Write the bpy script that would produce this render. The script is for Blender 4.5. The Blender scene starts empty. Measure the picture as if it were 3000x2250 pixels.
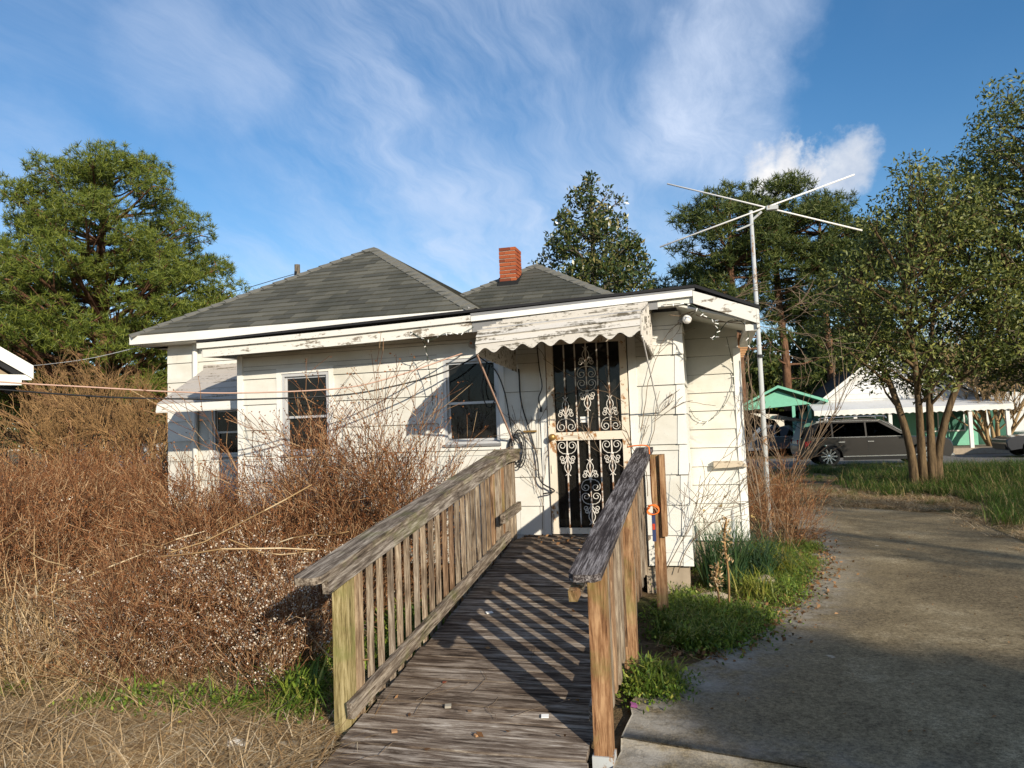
import bpy, math, random
import numpy as np
from mathutils import Matrix, Vector, Euler
R = math.radians
random.seed(7)
rng = np.random.default_rng(7)
SC = bpy.context.scene
COL = SC.collection

# ------------------------------------------------------------------ camera
cam_d = bpy.data.cameras.new('camera'); cam = bpy.data.objects.new('camera', cam_d); COL.objects.link(cam)
cam_d.sensor_width = 36.0; cam_d.lens = 36.0 * 2170 / 3000; cam_d.clip_start = 0.05; cam_d.clip_end = 900
_y, _p, _r = R(15), math.atan(137 / 2170), 0.035
_F = Vector((-math.sin(_y) * math.cos(_p), math.cos(_y) * math.cos(_p), math.sin(_p)))
_R0 = Vector((math.cos(_y), math.sin(_y), 0)); _U0 = _R0.cross(_F)
_Rt = _R0 * math.cos(_r) - _U0 * math.sin(_r); _Up = _U0 * math.cos(_r) + _R0 * math.sin(_r)
_m = Matrix((_Rt, _Up, -_F)).transposed().to_4x4(); _m.translation = (0, 0, 1.65)
cam.matrix_world = _m
SC.camera = cam

# ------------------------------------------------------------------ light and exposure
SUN_EL, SUN_AZ = R(20.5), R(42.5)          # the light travels towards -X, +Y
ldir = Vector((-math.sin(SUN_AZ) * math.cos(SUN_EL), math.cos(SUN_AZ) * math.cos(SUN_EL), -math.sin(SUN_EL)))
sun_d = bpy.data.lights.new('sun', 'SUN'); sun_d.energy = 5.0; sun_d.angle = R(0.53); sun_d.color = (1.0, 0.90, 0.74)
sun = bpy.data.objects.new('sun', sun_d); COL.objects.link(sun)
sun.rotation_euler = ldir.to_track_quat('-Z', 'Y').to_euler(); sun.location = (20, -20, 15)
SC.view_settings.view_transform = 'Standard'; SC.view_settings.look = 'None'
SC.view_settings.exposure = 0.38; SC.view_settings.gamma = 1.0; SC.view_settings.use_curve_mapping = False
SC.cycles.max_bounces = 6; SC.cycles.diffuse_bounces = 3; SC.cycles.glossy_bounces = 3
SC.cycles.transparent_max_bounces = 12; SC.cycles.use_denoising = True
SC.cycles.caustics_reflective = False; SC.cycles.caustics_refractive = False


# ------------------------------------------------------------------ node helpers
def nd(nt, t, ins=None, **props):
    n = nt.nodes.new(t)
    for k, v in props.items(): setattr(n, k, v)
    for k, v in (ins or {}).items():
        s = n.inputs[k]
        if isinstance(v, bpy.types.NodeSocket): nt.links.new(v, s)
        else: s.default_value = v
    return n
def c4(c): return (c[0], c[1], c[2], 1.0)
def noise(nt, vec, scale, detail=4, rough=0.6, dist=0.0):
    return nd(nt, 'ShaderNodeTexNoise', {'Vector': vec, 'Scale': scale, 'Detail': detail, 'Roughness': rough, 'Distortion': dist}).outputs['Fac']
def ramp(nt, fac, stops):
    n = nd(nt, 'ShaderNodeValToRGB', {'Fac': fac}); e = n.color_ramp.elements
    while len(e) < len(stops): e.new(0.5)
    for i, (p, c) in enumerate(stops):
        e[i].position = p; e[i].color = c4(c) if not isinstance(c, (int, float)) else (c, c, c, 1)
    return n.outputs['Color']
def mix(nt, fac, a, b, blend='MIX'):
    n = nt.nodes.new('ShaderNodeMix'); n.data_type = 'RGBA'; n.blend_type = blend
    for k, v in ((0, fac), (6, a), (7, b)):
        if isinstance(v, bpy.types.NodeSocket): nt.links.new(v, n.inputs[k])
        else: n.inputs[k].default_value = v if k == 0 else c4(v)
    return n.outputs[2]
def mth(nt, op, a, b=0.0, c=0.0, clamp=False):
    n = nt.nodes.new('ShaderNodeMath'); n.operation = op; n.use_clamp = clamp
    for i, v in enumerate((a, b, c)):
        if isinstance(v, bpy.types.NodeSocket): nt.links.new(v, n.inputs[i])
        else: n.inputs[i].default_value = v
    return n.outputs[0]
def mapping(nt, vec, scale=(1, 1, 1), loc=(0, 0, 0), rot=(0, 0, 0)):
    return nd(nt, 'ShaderNodeMapping', {'Vector': vec, 'Scale': scale, 'Location': loc, 'Rotation': rot}).outputs[0]
def coords(nt, which='Object'): return nd(nt, 'ShaderNodeTexCoord').outputs[which]
def orand(nt): return nd(nt, 'ShaderNodeObjectInfo').outputs['Random']
def island(nt): return nd(nt, 'ShaderNodeNewGeometry').outputs['Random Per Island']
def bump(nt, h, s=0.3, d=0.01): return nd(nt, 'ShaderNodeBump', {'Height': h, 'Strength': s, 'Distance': d}).outputs[0]
def newmat(name):
    m = bpy.data.materials.new(name); m.use_nodes = True; nt = m.node_tree
    return m, nt, nt.nodes['Principled BSDF']
def fin(nt, b, col, rough=0.8, spec=0.3, nrm=None, metal=0.0):
    for k, v in (('Base Color', col), ('Roughness', rough), ('Specular IOR Level', spec), ('Metallic', metal)):
        if isinstance(v, bpy.types.NodeSocket): nt.links.new(v, b.inputs[k])
        else: b.inputs[k].default_value = c4(v) if k == 'Base Color' else v
    if nrm is not None: nt.links.new(nrm, b.inputs['Normal'])
def plain(name, col, rough=0.6, spec=0.3, metal=0.0, var=0.12, scale=6.0):
    m, nt, b = newmat(name)
    n = noise(nt, coords(nt), scale, 5)
    fin(nt, b, mix(nt, n, [c * (1 - var) for c in col], [min(1, c * (1 + var)) for c in col]), rough, spec, bump(nt, n, 0.08, 0.005), metal)
    return m
def offs(nt, vec):                        # each object its own piece of the texture
    r = orand(nt)
    v = nd(nt, 'ShaderNodeCombineXYZ', {0: mth(nt, 'MULTIPLY', r, 37.0), 1: mth(nt, 'MULTIPLY', r, 91.0), 2: mth(nt, 'MULTIPLY', r, 53.0)}).outputs[0]
    return nd(nt, 'ShaderNodeVectorMath', {0: vec, 1: v}, operation='ADD').outputs[0]

# ------------------------------------------------------------------ sky
W = bpy.data.worlds.new('World'); SC.world = W; W.use_nodes = True
nt = W.node_tree; nt.nodes.clear()
sky = nd(nt, 'ShaderNodeTexSky', sky_type='NISHITA', sun_disc=False, sun_elevation=SUN_EL, sun_rotation=math.atan2(-ldir.x, -ldir.y), altitude=50.0)
sky.air_density = 1.0; sky.dust_density = 0.25; sky.ozone_density = 2.6
dirv = coords(nt, 'Generated')
sep = nd(nt, 'ShaderNodeSeparateXYZ', {0: dirv})
zz = mth(nt, 'ADD', mth(nt, 'MAXIMUM', sep.outputs[2], 0.0), 0.16)
pv = nd(nt, 'ShaderNodeCombineXYZ', {0: mth(nt, 'DIVIDE', sep.outputs[0], zz), 1: mth(nt, 'DIVIDE', sep.outputs[1], zz), 2: 0.0}).outputs[0]
warp = nd(nt, 'ShaderNodeTexNoise', {'Vector': pv, 'Scale': 1.1, 'Detail': 4.0, 'Roughness': 0.55}).outputs['Color']
wv = nd(nt, 'ShaderNodeVectorMath', {0: nd(nt, 'ShaderNodeVectorMath', {0: warp, 1: (0.5, 0.5, 0.5)}, operation='SUBTRACT').outputs[0], 1: (0.5, 0.5, 0)}, operation='MULTIPLY').outputs[0]
pw = nd(nt, 'ShaderNodeVectorMath', {0: pv, 1: wv}, operation='ADD').outputs[0]
broad = noise(nt, mapping(nt, pw, (0.55, 0.4, 1), (1.2, 2.0, 0), (0, 0, R(-25))), 1.3, 5, 0.55)
streak = noise(nt, mapping(nt, pw, (2.6, 0.6, 1), (0.4, 1.9, 0), (0, 0, R(-38))), 1.7, 9, 0.66)
fine = noise(nt, mapping(nt, pw, (3.4, 1.4, 1), (5, 2, 0), (0, 0, R(-38))), 3.2, 8, 0.7)
def lobe(d, width, soft):
    dt = nd(nt, 'ShaderNodeVectorMath', {0: wdir, 1: Vector(d).normalized()}, operation='DOT_PRODUCT').outputs['Value']
    return nd(nt, 'ShaderNodeMapRange', {'Value': dt, 'From Min': math.cos(width + soft), 'From Max': math.cos(max(width - soft, 0)), 'To Min': 0.0, 'To Max': 1.0}, interpolation_type='SMOOTHSTEP').outputs[0]
wn = nd(nt, 'ShaderNodeTexNoise', {'Vector': dirv, 'Scale': 5.0, 'Detail': 7.0, 'Roughness': 0.62}).outputs['Color']
wdir = nd(nt, 'ShaderNodeVectorMath', {0: dirv, 1: nd(nt, 'ShaderNodeVectorMath', {0: nd(nt, 'ShaderNodeVectorMath', {0: wn, 1: (0.5, 0.5, 0.5)}, operation='SUBTRACT').outputs[0], 1: (0.16, 0.16, 0.16)}, operation='MULTIPLY').outputs[0]}, operation='ADD').outputs[0]
wdir = nd(nt, 'ShaderNodeVectorMath', {0: wdir}, operation='NORMALIZE').outputs[0]
plume = mth(nt, 'MAXIMUM', lobe((0.0463, 0.9030, 0.4271), R(2.6), R(3.6)), mth(nt, 'MAXIMUM', lobe((0.0163, 0.9242, 0.3817), R(3.0), R(3.6)), mth(nt, 'MULTIPLY', lobe((0.0784, 0.8735, 0.4804), R(2.6), R(3.4)), 0.8)))
plume2 = mth(nt, 'MAXIMUM', lobe((-0.5632, 0.6904, 0.4540), R(2.6), R(3.2)), mth(nt, 'MAXIMUM', lobe((-0.5153, 0.7355, 0.4398), R(2.2), R(3)), lobe((-0.7147, 0.6273, 0.3095), R(3), R(3))))
clear = lobe((0.2794, 0.8728, 0.4001), R(11), R(9))
base = mth(nt, 'MULTIPLY', nd(nt, 'ShaderNodeMapRange', {'Value': broad, 'From Min': 0.33, 'From Max': 0.66}, interpolation_type='SMOOTHSTEP').outputs[0],
           nd(nt, 'ShaderNodeMapRange', {'Value': streak, 'From Min': 0.22, 'From Max': 0.8}, interpolation_type='SMOOTHSTEP').outputs[0])
lowh = nd(nt, 'ShaderNodeMapRange', {'Value': sep.outputs[2], 'From Min': 0.02, 'From Max': 0.42, 'To Min': 0.22, 'To Max': 0.03}).outputs[0]
cir = mth(nt, 'ADD', mth(nt, 'MULTIPLY', base, 0.72), mth(nt, 'MULTIPLY', lowh, mth(nt, 'ADD', 0.5, fine)))
cir = mth(nt, 'MULTIPLY', cir, mth(nt, 'SUBTRACT', 1.0, mth(nt, 'MAXIMUM', mth(nt, 'MULTIPLY', clear, 0.85), mth(nt, 'MULTIPLY', lobe((-0.6443, 0.6435, 0.4132), R(12), R(9)), 0.62))))
pl = mth(nt, 'MULTIPLY', mth(nt, 'MAXIMUM', plume, mth(nt, 'MULTIPLY', plume2, 0.36)), mth(nt, 'MULTIPLY_ADD', fine, 1.1, 0.12))
cir = mth(nt, 'ADD', cir, mth(nt, 'MULTIPLY', pl, 0.75), clamp=True)
cum = mth(nt, 'MAXIMUM', lobe((0.1093, 0.9425, 0.3159), R(1.15), R(0.9)), mth(nt, 'MAXIMUM', mth(nt, 'MAXIMUM', lobe((0.0759, 0.9467, 0.3131), R(1.1), R(0.9)), lobe((0.1340, 0.9416, 0.3090), R(.9), R(.9))), mth(nt, 'MULTIPLY', lobe((0.1655, 0.9403, 0.2974), R(0.9), R(1.3)), .7)))
col = mix(nt, mth(nt, 'MINIMUM', cir, 0.8), sky.outputs[0], (5.4, 5.95, 7.0))
cumc = ramp(nt, noise(nt, dirv, 16.0, 6), [(0.3, (4.6, 4.8, 5.3)), (0.65, (8.0, 7.7, 7.3))])
col = mix(nt, mth(nt, 'MULTIPLY', cum, 0.9), col, cumc)
SKYCOL = nd(nt, 'ShaderNodeHueSaturation', {'Color': col, 'Saturation': 1.26})
bg = nd(nt, 'ShaderNodeBackground', {'Color': SKYCOL.outputs[0], 'Strength': 0.115})
nd(nt, 'ShaderNodeOutputWorld', {'Surface': bg.outputs[0]})

# ------------------------------------------------------------------ materials
def wood(name, axis, dark, mid, light, tints, moss=0.0, gscale=1.0, bumpy=0.5):
    m, nt, b = newmat(name)
    o = offs(nt, coords(nt))
    sc = [34 * gscale] * 3; sc['XYZ'.index(axis)] = 3.0
    v = mapping(nt, o, sc)
    g = noise(nt, v, 1.0, 8, 0.72, 0.5)
    sc2 = [90 * gscale] * 3; sc2['XYZ'.index(axis)] = 6.5
    g2 = noise(nt, mapping(nt, o, sc2), 1.0, 4, 0.7)
    g = mth(nt, 'ADD', mth(nt, 'MULTIPLY', g, 0.65), mth(nt, 'MULTIPLY', g2, 0.4))
    c = ramp(nt, g, [(0.40, dark), (0.51, mid), (0.63, light)])
    t = nd(nt, 'ShaderNodeValToRGB', {'Fac': orand(nt)}); t.color_ramp.interpolation = 'CONSTANT'
    e = t.color_ramp.elements
    while len(e) < len(tints): e.new(0.5)
    for i, tc in enumerate(tints): e[i].position = i / len(tints); e[i].color = c4(tc)
    c = mix(nt, 1.0, c, t.outputs[0], 'MULTIPLY')
    big = noise(nt, mapping(nt, o, (2.2, 2.2, 2.2)), 1.0, 5)
    c = mix(nt, mth(nt, 'MULTIPLY', nd(nt, 'ShaderNodeMapRange', {'Value': big, 'From Min': 0.5, 'From Max': 0.7}).outputs[0], 0.55), c, [x * 0.45 for x in mid])
    if moss:
        ms = nd(nt, 'ShaderNodeMapRange', {'Value': noise(nt, mapping(nt, o, (3, 3, 3), (4, 4, 4)), 1.3, 7), 'From Min': 0.5, 'From Max': 0.64}).outputs[0]
        c = mix(nt, mth(nt, 'MULTIPLY', ms, moss), c, (0.16, 0.17, 0.05))
    fin(nt, b, c, 0.88, 0.15, bump(nt, g, bumpy, 0.006))
    return m
TI = [(1, 1, 1), (0.78, 0.72, 0.66), (1.12, 1.0, 0.84), (1.0, 0.78, 0.6), (0.86, 0.84, 0.8), (1.1, 1.05, 0.98), (0.92, 0.9, 0.86), (0.72, 0.56, 0.44), (1.02, 0.98, 0.92)]
WOOD_Z = wood('weathered_wood_upright', 'Z', (0.03, 0.02, 0.014), (0.21, 0.16, 0.115), (0.45, 0.385, 0.30), TI)
WOOD_Y = wood('weathered_wood_rail', 'Y', (0.022, 0.017, 0.014), (0.155, 0.125, 0.10), (0.42, 0.375, 0.32), [(1, 1, 1), (0.92, 0.88, 0.82)], 0.4)
WOOD_CAP_DARK = wood('dark_weathered_cap', 'Y', (0.010, 0.008, 0.008), (0.062, 0.05, 0.048), (0.34, 0.31, 0.30), [(1, 1, 1), (0.9, 0.9, 0.9)], 0, 1.5, 0.8)
WOOD_POST = wood('post_wood', 'Z', (0.05, 0.022, 0.011), (0.235, 0.125, 0.062), (0.44, 0.28, 0.155), [(1, 1, 1), (0.95, 0.9, 0.85)], 0.5)
WOOD_MOSS = wood('mossy_post_wood', 'Z', (0.05, 0.033, 0.015), (0.24, 0.19, 0.085), (0.44, 0.36, 0.2), [(1, 1, 1), (0.95, 0.95, 0.9)], 0.6)
def deckmat():
    m, nt, b = newmat('worn_deck_wood'); o = offs(nt, coords(nt))
    g = noise(nt, mapping(nt, o, (2.6, 30, 30)), 1.0, 8, 0.75, 0.4)
    wear = noise(nt, mapping(nt, o, (2.4, 6, 6), (3, 1, 2)), 1.0, 6, 0.7)
    c = ramp(nt, g, [(0.38, (0.022, 0.015, 0.011)), (0.5, (0.14, 0.105, 0.08)), (0.59, (0.27, 0.225, 0.18)), (0.68, (0.52, 0.47, 0.41))])
    c = mix(nt, nd(nt, 'ShaderNodeMapRange', {'Value': wear, 'From Min': 0.47, 'From Max': 0.62, 'To Max': 0.85}).outputs[0], c, ramp(nt, g, [(0.42, (0.07, 0.05, 0.035)), (0.56, (0.36, 0.31, 0.26)), (0.7, (0.55, 0.5, 0.45))]))
    c = mix(nt, 1.0, c, ramp(nt, orand(nt), [(0, (0.7, 0.66, 0.62)), (0.5, (1, 1, 1)), (1, (1.2, 1.12, 1.0))]), 'MULTIPLY')
    fin(nt, b, c, 0.85, 0.15, bump(nt, g, 0.6, 0.006)); return m
DECK = deckmat()
def sidingmat(name, basec, dirt=0.5):
    m, nt, b = newmat(name); co = coords(nt)
    o = offs(nt, co)
    n1 = noise(nt, mapping(nt, co, (1.2, 1.2, 1.8)), 1.0, 6, 0.6)
    n2 = noise(nt, mapping(nt, co, (9, 9, 1.1), (2, 3, 4)), 1.0, 6, 0.7)
    sp = noise(nt, o, 55.0, 3, 0.5)
    c = mix(nt, nd(nt, 'ShaderNodeMapRange', {'Value': n1, 'From Min': 0.45, 'From Max': 0.75, 'To Max': dirt}).outputs[0], basec, (0.40, 0.37, 0.28))
    c = mix(nt, nd(nt, 'ShaderNodeMapRange', {'Value': n2, 'From Min': 0.58, 'From Max': 0.8, 'To Max': dirt * 0.8}).outputs[0], c, (0.36, 0.35, 0.30))
    c = mix(nt, nd(nt, 'ShaderNodeMapRange', {'Value': sp, 'From Min': 0.66, 'From Max': 0.74, 'To Max': 0.35}).outputs[0], c, (0.25, 0.23, 0.19))
    c = mix(nt, 1.0, c, ramp(nt, orand(nt), [(0, (0.9, 0.9, 0.88)), (1, (1, 1, 1))]), 'MULTIPLY')
    fin(nt, b, c, 0.6, 0.3, bump(nt, mth(nt, 'ADD', n1, mth(nt, 'MULTIPLY', sp, 0.12)), 0.25, 0.02)); return m
SIDING = sidingmat('painted_siding', (0.665, 0.65, 0.60), 0.66)
TRIM = sidingmat('painted_trim', (0.74, 0.73, 0.69), 0.3)
def peel(name, paint, under, amt, sc=(2, 9, 9)):
    m, nt, b = newmat(name); o = coords(nt)
    n = noise(nt, mapping(nt, o, sc), 1.6, 9, 0.72)
    f = noise(nt, o, 26, 5, 0.6)
    k = nd(nt, 'ShaderNodeMapRange', {'Value': mth(nt, 'ADD', mth(nt, 'MULTIPLY', n, 0.75), mth(nt, 'MULTIPLY', f, 0.25)), 'From Min': amt, 'From Max': amt + 0.05}).outputs[0]
    u = mix(nt, f, [x * 0.5 for x in under], under)
    c = mix(nt, k, mix(nt, n, [x * 0.8 for x in paint], paint), u)
    fin(nt, b, c, 0.75, 0.2, bump(nt, k, 0.4, -0.003)); return m
PEEL = peel('peeling_white_paint', (0.72, 0.70, 0.64), (0.26, 0.22, 0.17), 0.55)
AWN = peel('stained_aluminium_awning', (0.60, 0.565, 0.51), (0.17, 0.15, 0.115), 0.52, (1.6, 11, 11))
AWN_GREY = peel('grey_stained_awning', (0.46, 0.42, 0.38), (0.20, 0.17, 0.13), 0.54, (1.0, 10, 10))
RUSTY = peel('rusty_white_iron', (0.74, 0.66, 0.54), (0.40, 0.20, 0.075), 0.525, (5, 5, 3))
RUSTBAR = peel('rust_flecked_bar', (0.74, 0.68, 0.6), (0.22, 0.10, 0.045), 0.475, (6, 6, 2.2))
IRON = plain('white_scroll_iron', (0.66, 0.62, 0.56), 0.5, 0.4)
ALU = plain('window_aluminium', (0.52, 0.52, 0.52), 0.45, 0.5, 0.25)
GALV = peel('galvanised_pole', (0.46, 0.48, 0.48), (0.36, 0.2, 0.09), 0.545, (6, 6, 1.6))
WHITEPIPE = plain('white_pipe', (0.72, 0.70, 0.67), 0.5, 0.4)
FLASH = plain('grey_drip_edge', (0.20, 0.20, 0.20), 0.5, 0.4)
ROOFEDGE = plain('black_roof_edge', (0.022, 0.022, 0.024), 0.85, 0.15)
BLACK = plain('black_cable', (0.012, 0.012, 0.013), 0.5, 0.35)
TANCABLE = plain('tan_cable', (0.46, 0.30, 0.23), 0.65, 0.25)
BRASS = plain('tarnished_brass', (0.36, 0.22, 0.07), 0.4, 0.5, 0.6)
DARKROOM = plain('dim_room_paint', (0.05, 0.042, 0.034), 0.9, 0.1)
PANELTAN = plain('tan_panelling', (0.36, 0.2, 0.10), 0.7, 0.2)
ORANGE = plain('orange_cord', (0.72, 0.17, 0.03), 0.6, 0.3)
NAVY = plain('navy_plastic', (0.03, 0.045, 0.12), 0.45, 0.4)
RED = plain('red_plastic', (0.5, 0.05, 0.02), 0.45, 0.4)
WHITE = plain('white_chip', (0.78, 0.77, 0.74), 0.6, 0.3)
PINKY = plain('purple_litter', (0.20, 0.06, 0.16), 0.6, 0.3)
BLOCK = plain('foundation_block', (0.33, 0.27, 0.20), 0.9, 0.15, 0, 0.35, 9)
STONE = plain('grey_stone', (0.30, 0.27, 0.22), 0.9, 0.15, 0, 0.35, 9)
def glassmat(name, tint=(0.35, 0.37, 0.38), refl=0.5, filmk=0.25):
    m = bpy.data.materials.new(name); m.use_nodes = True; nt = m.node_tree; nt.nodes.clear()
    fr = nd(nt, 'ShaderNodeFresnel', {'IOR': 1.5})
    n = noise(nt, coords(nt), 5.0, 6, 0.7)
    film = nd(nt, 'ShaderNodeBsdfDiffuse', {'Color': (0.09, 0.085, 0.075, 1)})
    tr = nd(nt, 'ShaderNodeBsdfTransparent', {'Color': c4(tint)})
    gl = nd(nt, 'ShaderNodeBsdfGlossy', {'Color': (0.9, 0.9, 0.9, 1), 'Roughness': 0.03})
    a = nd(nt, 'ShaderNodeMixShader', {0: mth(nt, 'MULTIPLY', n, filmk), 1: tr.outputs[0], 2: film.outputs[0]})
    s = nd(nt, 'ShaderNodeMixShader', {0: mth(nt, 'MULTIPLY', fr.outputs[0], refl, clamp=True), 1: a.outputs[0], 2: gl.outputs[0]})
    nd(nt, 'ShaderNodeOutputMaterial', {'Surface': s.outputs[0]}); return m
GLASS = glassmat('window_glass')
CARGLASS = glassmat('tinted_car_glass', (0.02, 0.02, 0.025), .6, 0.0)
BULB = plain('frosted_bulb', (0.82, 0.8, 0.76), 0.25, 0.5)
def shinglemat():
    m, nt, b = newmat('grey_shingle'); o = coords(nt)
    gr = noise(nt, o, 160, 2, 0.5); st = noise(nt, mapping(nt, o, (1.2, 0.6, 0.6)), 1.0, 6, 0.6)
    c = ramp(nt, orand(nt), [(0.0, (0.036, 0.036, 0.029)), (0.5, (0.078, 0.076, 0.060)), (1.0, (0.15, 0.142, 0.112))])
    c = mix(nt, gr, c, (0.10, 0.10, 0.088)); c = mix(nt, nd(nt, 'ShaderNodeMapRange', {'Value': st, 'From Min': 0.5, 'From Max': 0.75, 'To Max': 0.6}).outputs[0], c, (0.022, 0.026, 0.020))
    fin(nt, b, c, 0.95, 0.1, bump(nt, gr, 0.4, 0.004)); return m
SHINGLE = shinglemat()
HIPCAP = plain('hip_cap_shingle', (0.15, 0.145, 0.125), 0.95, 0.1, 0, 0.35, 14)
def brickmat(name='red_brick'):
    m, nt, b = newmat(name); o = offs(nt, coords(nt)); n = noise(nt, o, 30, 5)
    c = ramp(nt, orand(nt), [(0, (0.26, 0.06, 0.028)), (0.5, (0.38, 0.10, 0.038)), (0.8, (0.32, 0.075, 0.03)), (1, (0.13, 0.04, 0.026))])
    c = mix(nt, mth(nt, 'MULTIPLY', n, 0.5), c, (0.16, 0.05, 0.025)); fin(nt, b, c, 0.9, 0.15, bump(nt, n, 0.5, 0.004)); return m
BRICK = brickmat()
MORTAR = plain('old_mortar', (0.40, 0.36, 0.30), 0.95, 0.1, 0, 0.3, 20)
TAR = peel('roof_tar', (0.015, 0.015, 0.015), (0.62, 0.6, 0.56), 0.62, (7, 7, 7))
def concretemat():
    m, nt, b = newmat('mildewed_concrete'); o = coords(nt)
    n1 = noise(nt, mapping(nt, o, (0.55, 0.4, 1)), 1.0, 9, 0.62, 0.6); n2 = noise(nt, o, 3.2, 9, 0.72); n3 = noise(nt, o, 42, 4, 0.7); n4 = noise(nt, o, 130, 2, 0.5)
    n1b = mth(nt, 'ADD', mth(nt, 'MULTIPLY', n1, 0.6), mth(nt, 'MULTIPLY', n2, 0.4))
    c = ramp(nt, n1b, [(0.38, (0.42, 0.35, 0.235)), (0.46, (0.27, 0.21, 0.125)), (0.57, (0.14, 0.105, 0.06))])
    gt = nd(nt, 'ShaderNodeAttribute', attribute_name='wear').outputs['Fac']
    ew = mth(nt, 'MULTIPLY', gt, mth(nt, 'MULTIPLY_ADD', n2, 5.0, -1.9), clamp=True)
    c = mix(nt, nd(nt, 'ShaderNodeMapRange', {'Value': n3, 'From Min': 0.38, 'From Max': 0.62, 'To Max': 0.9}).outputs[0], mix(nt, 0.5, c, (0.025, 0.02, 0.016)), mix(nt, 0.22, c, (0.5, 0.42, 0.29)))
    c = mix(nt, nd(nt, 'ShaderNodeMapRange', {'Value': n4, 'From Min': 0.54, 'From Max': 0.66, 'To Max': 0.6}).outputs[0], c, (0.028, 0.024, 0.02))
    sp = nd(nt, 'ShaderNodeMapRange', {'Value': noise(nt, mapping(nt, o, (1, 1, 1), (7, 3, 0)), 5.5, 3, 0.5), 'From Min': 0.73, 'From Max': 0.76}).outputs[0]
    c = mix(nt, mth(nt, 'MULTIPLY', sp, 0.7), c, (0.5, 0.46, 0.4))
    vo = nd(nt, 'ShaderNodeTexVoronoi', {'Vector': nd(nt, 'ShaderNodeVectorMath', {0: o, 1: nd(nt, 'ShaderNodeTexNoise', {'Vector': o, 'Scale': 2.5, 'Detail': 5.0}).outputs['Color']}, operation='ADD').outputs[0], 'Scale': .42}, feature='DISTANCE_TO_EDGE').outputs['Distance']
    c = mix(nt, 1.0, c, (0.98, 0.965, 0.90), 'MULTIPLY')
    c = mix(nt, mth(nt, 'MULTIPLY', ew, .85), c, mix(nt, n3, (0.24, 0.22, 0.185), (0.50, 0.465, 0.40)))
    ck = nd(nt, 'ShaderNodeMapRange', {'Value': vo, 'From Min': .002, 'From Max': .006, 'To Min': .22, 'To Max': 0.0}).outputs[0]
    c = mix(nt, ck, c, (0.02, 0.02, 0.013))
    fin(nt, b, c, 0.95, 0.12, bump(nt, mth(nt, 'ADD', n3, mth(nt, 'MULTIPLY', n4, 0.7)), 0.5, 0.008)); return m
CONCRETE = concretemat()
def groundmat():
    m, nt, b = newmat('leaf_litter_soil'); o = coords(nt)
    n1 = noise(nt, o, 0.35, 7, 0.6); n2 = noise(nt, o, 9, 6, 0.7); n3 = noise(nt, o, 60, 3, 0.6)
    c = ramp(nt, mth(nt, 'ADD', mth(nt, 'MULTIPLY', n1, 0.5), mth(nt, 'MULTIPLY', n2, 0.5)), [(0.36, (0.06, 0.042, 0.025)), (0.5, (0.19, 0.13, 0.07)), (0.62, (0.34, 0.24, 0.13))])
    g = nd(nt, 'ShaderNodeMapRange', {'Value': noise(nt, mapping(nt, o, (1, 1, 1), (9, 4, 0)), 0.5, 8, 0.65), 'From Min': 0.5, 'From Max': 0.6}).outputs[0]
    c = mix(nt, mth(nt, 'MULTIPLY', g, 0.75), c, mix(nt, n2, (0.045, 0.075, 0.016), (0.09, 0.11, 0.03)))
    c = mix(nt, mth(nt, 'MULTIPLY', n3, 0.4), c, (0.05, 0.035, 0.02))
    fin(nt, b, c, 0.95, 0.1, bump(nt, mth(nt, 'ADD', n2, n3), 0.6, 0.03)); return m
SOIL = groundmat()
ASPHALT = plain('worn_asphalt', (0.15, 0.14, 0.125), 0.9, 0.15, 0, 0.3, 4)
def leafmat(name, stops, rough=0.6, spec=0.3, trans=0.25):
    m, nt, b = newmat(name); c = ramp(nt, island(nt), stops); fin(nt, b, c, rough, spec)
    t = nd(nt, 'ShaderNodeBsdfTranslucent', {'Color': mix(nt, 0.5, c, (0.10, 0.14, 0.02))})
    s = nd(nt, 'ShaderNodeMixShader', {0: trans, 1: b.outputs[0], 2: t.outputs[0]})
    nt.links.new(s.outputs[0], nt.nodes['Material Output'].inputs[0]); return m
PINE = leafmat('pine_needles', [(0, (0.042, 0.07, 0.012)), (0.5, (0.115, 0.15, 0.022)), (1, (0.23, 0.25, 0.04))], 0.5, 0.3)
PINE_DARK = leafmat('far_pine_needles', [(0, (0.028, 0.048, 0.015)), (0.5, (0.07, 0.098, 0.022)), (1, (0.15, 0.165, 0.04))], 0.55, 0.3)
MAGN = leafmat('magnolia_leaves', [(0, (0.022, 0.04, 0.012)), (0.55, (0.05, 0.075, 0.018)), (0.8, (0.12, 0.13, 0.035)), (1, (0.24, 0.2, 0.08))], 0.28, 0.5, 0.12)
EVERG = leafmat('evergreen_leaves', [(0, (0.038, 0.058, 0.014)), (0.5, (0.115, 0.14, 0.034)), (1, (0.28, 0.28, 0.07))], 0.5, 0.35)
WEED = leafmat('green_weed_leaves', [(0, (0.05, 0.095, 0.014)), (0.5, (0.125, 0.205, 0.025)), (0.85, (0.25, 0.31, 0.045)), (1, (0.40, 0.38, 0.09))], 0.5, 0.3, 0.3)
DAFF = leafmat('daffodil_leaves', [(0, (0.025, 0.065, 0.03)), (0.7, (0.06, 0.115, 0.045)), (1, (0.12, 0.17, 0.05))], 0.45, 0.35, 0.25)
YELLOWG = leafmat('yellowing_leaves', [(0, (0.12, 0.16, 0.02)), (0.6, (0.26, 0.26, 0.04)), (1, (0.36, 0.30, 0.08))], 0.5, 0.3, 0.3)
FIELD = leafmat('field_grass', [(0, (0.03, 0.065, 0.010)), (0.6, (0.065, 0.12, 0.018)), (0.78, (0.12, 0.16, 0.03)), (0.9, (0.27, 0.21, 0.09)), (1, (0.42, 0.32, 0.16))], 0.6, 0.2, 0.3)
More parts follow.
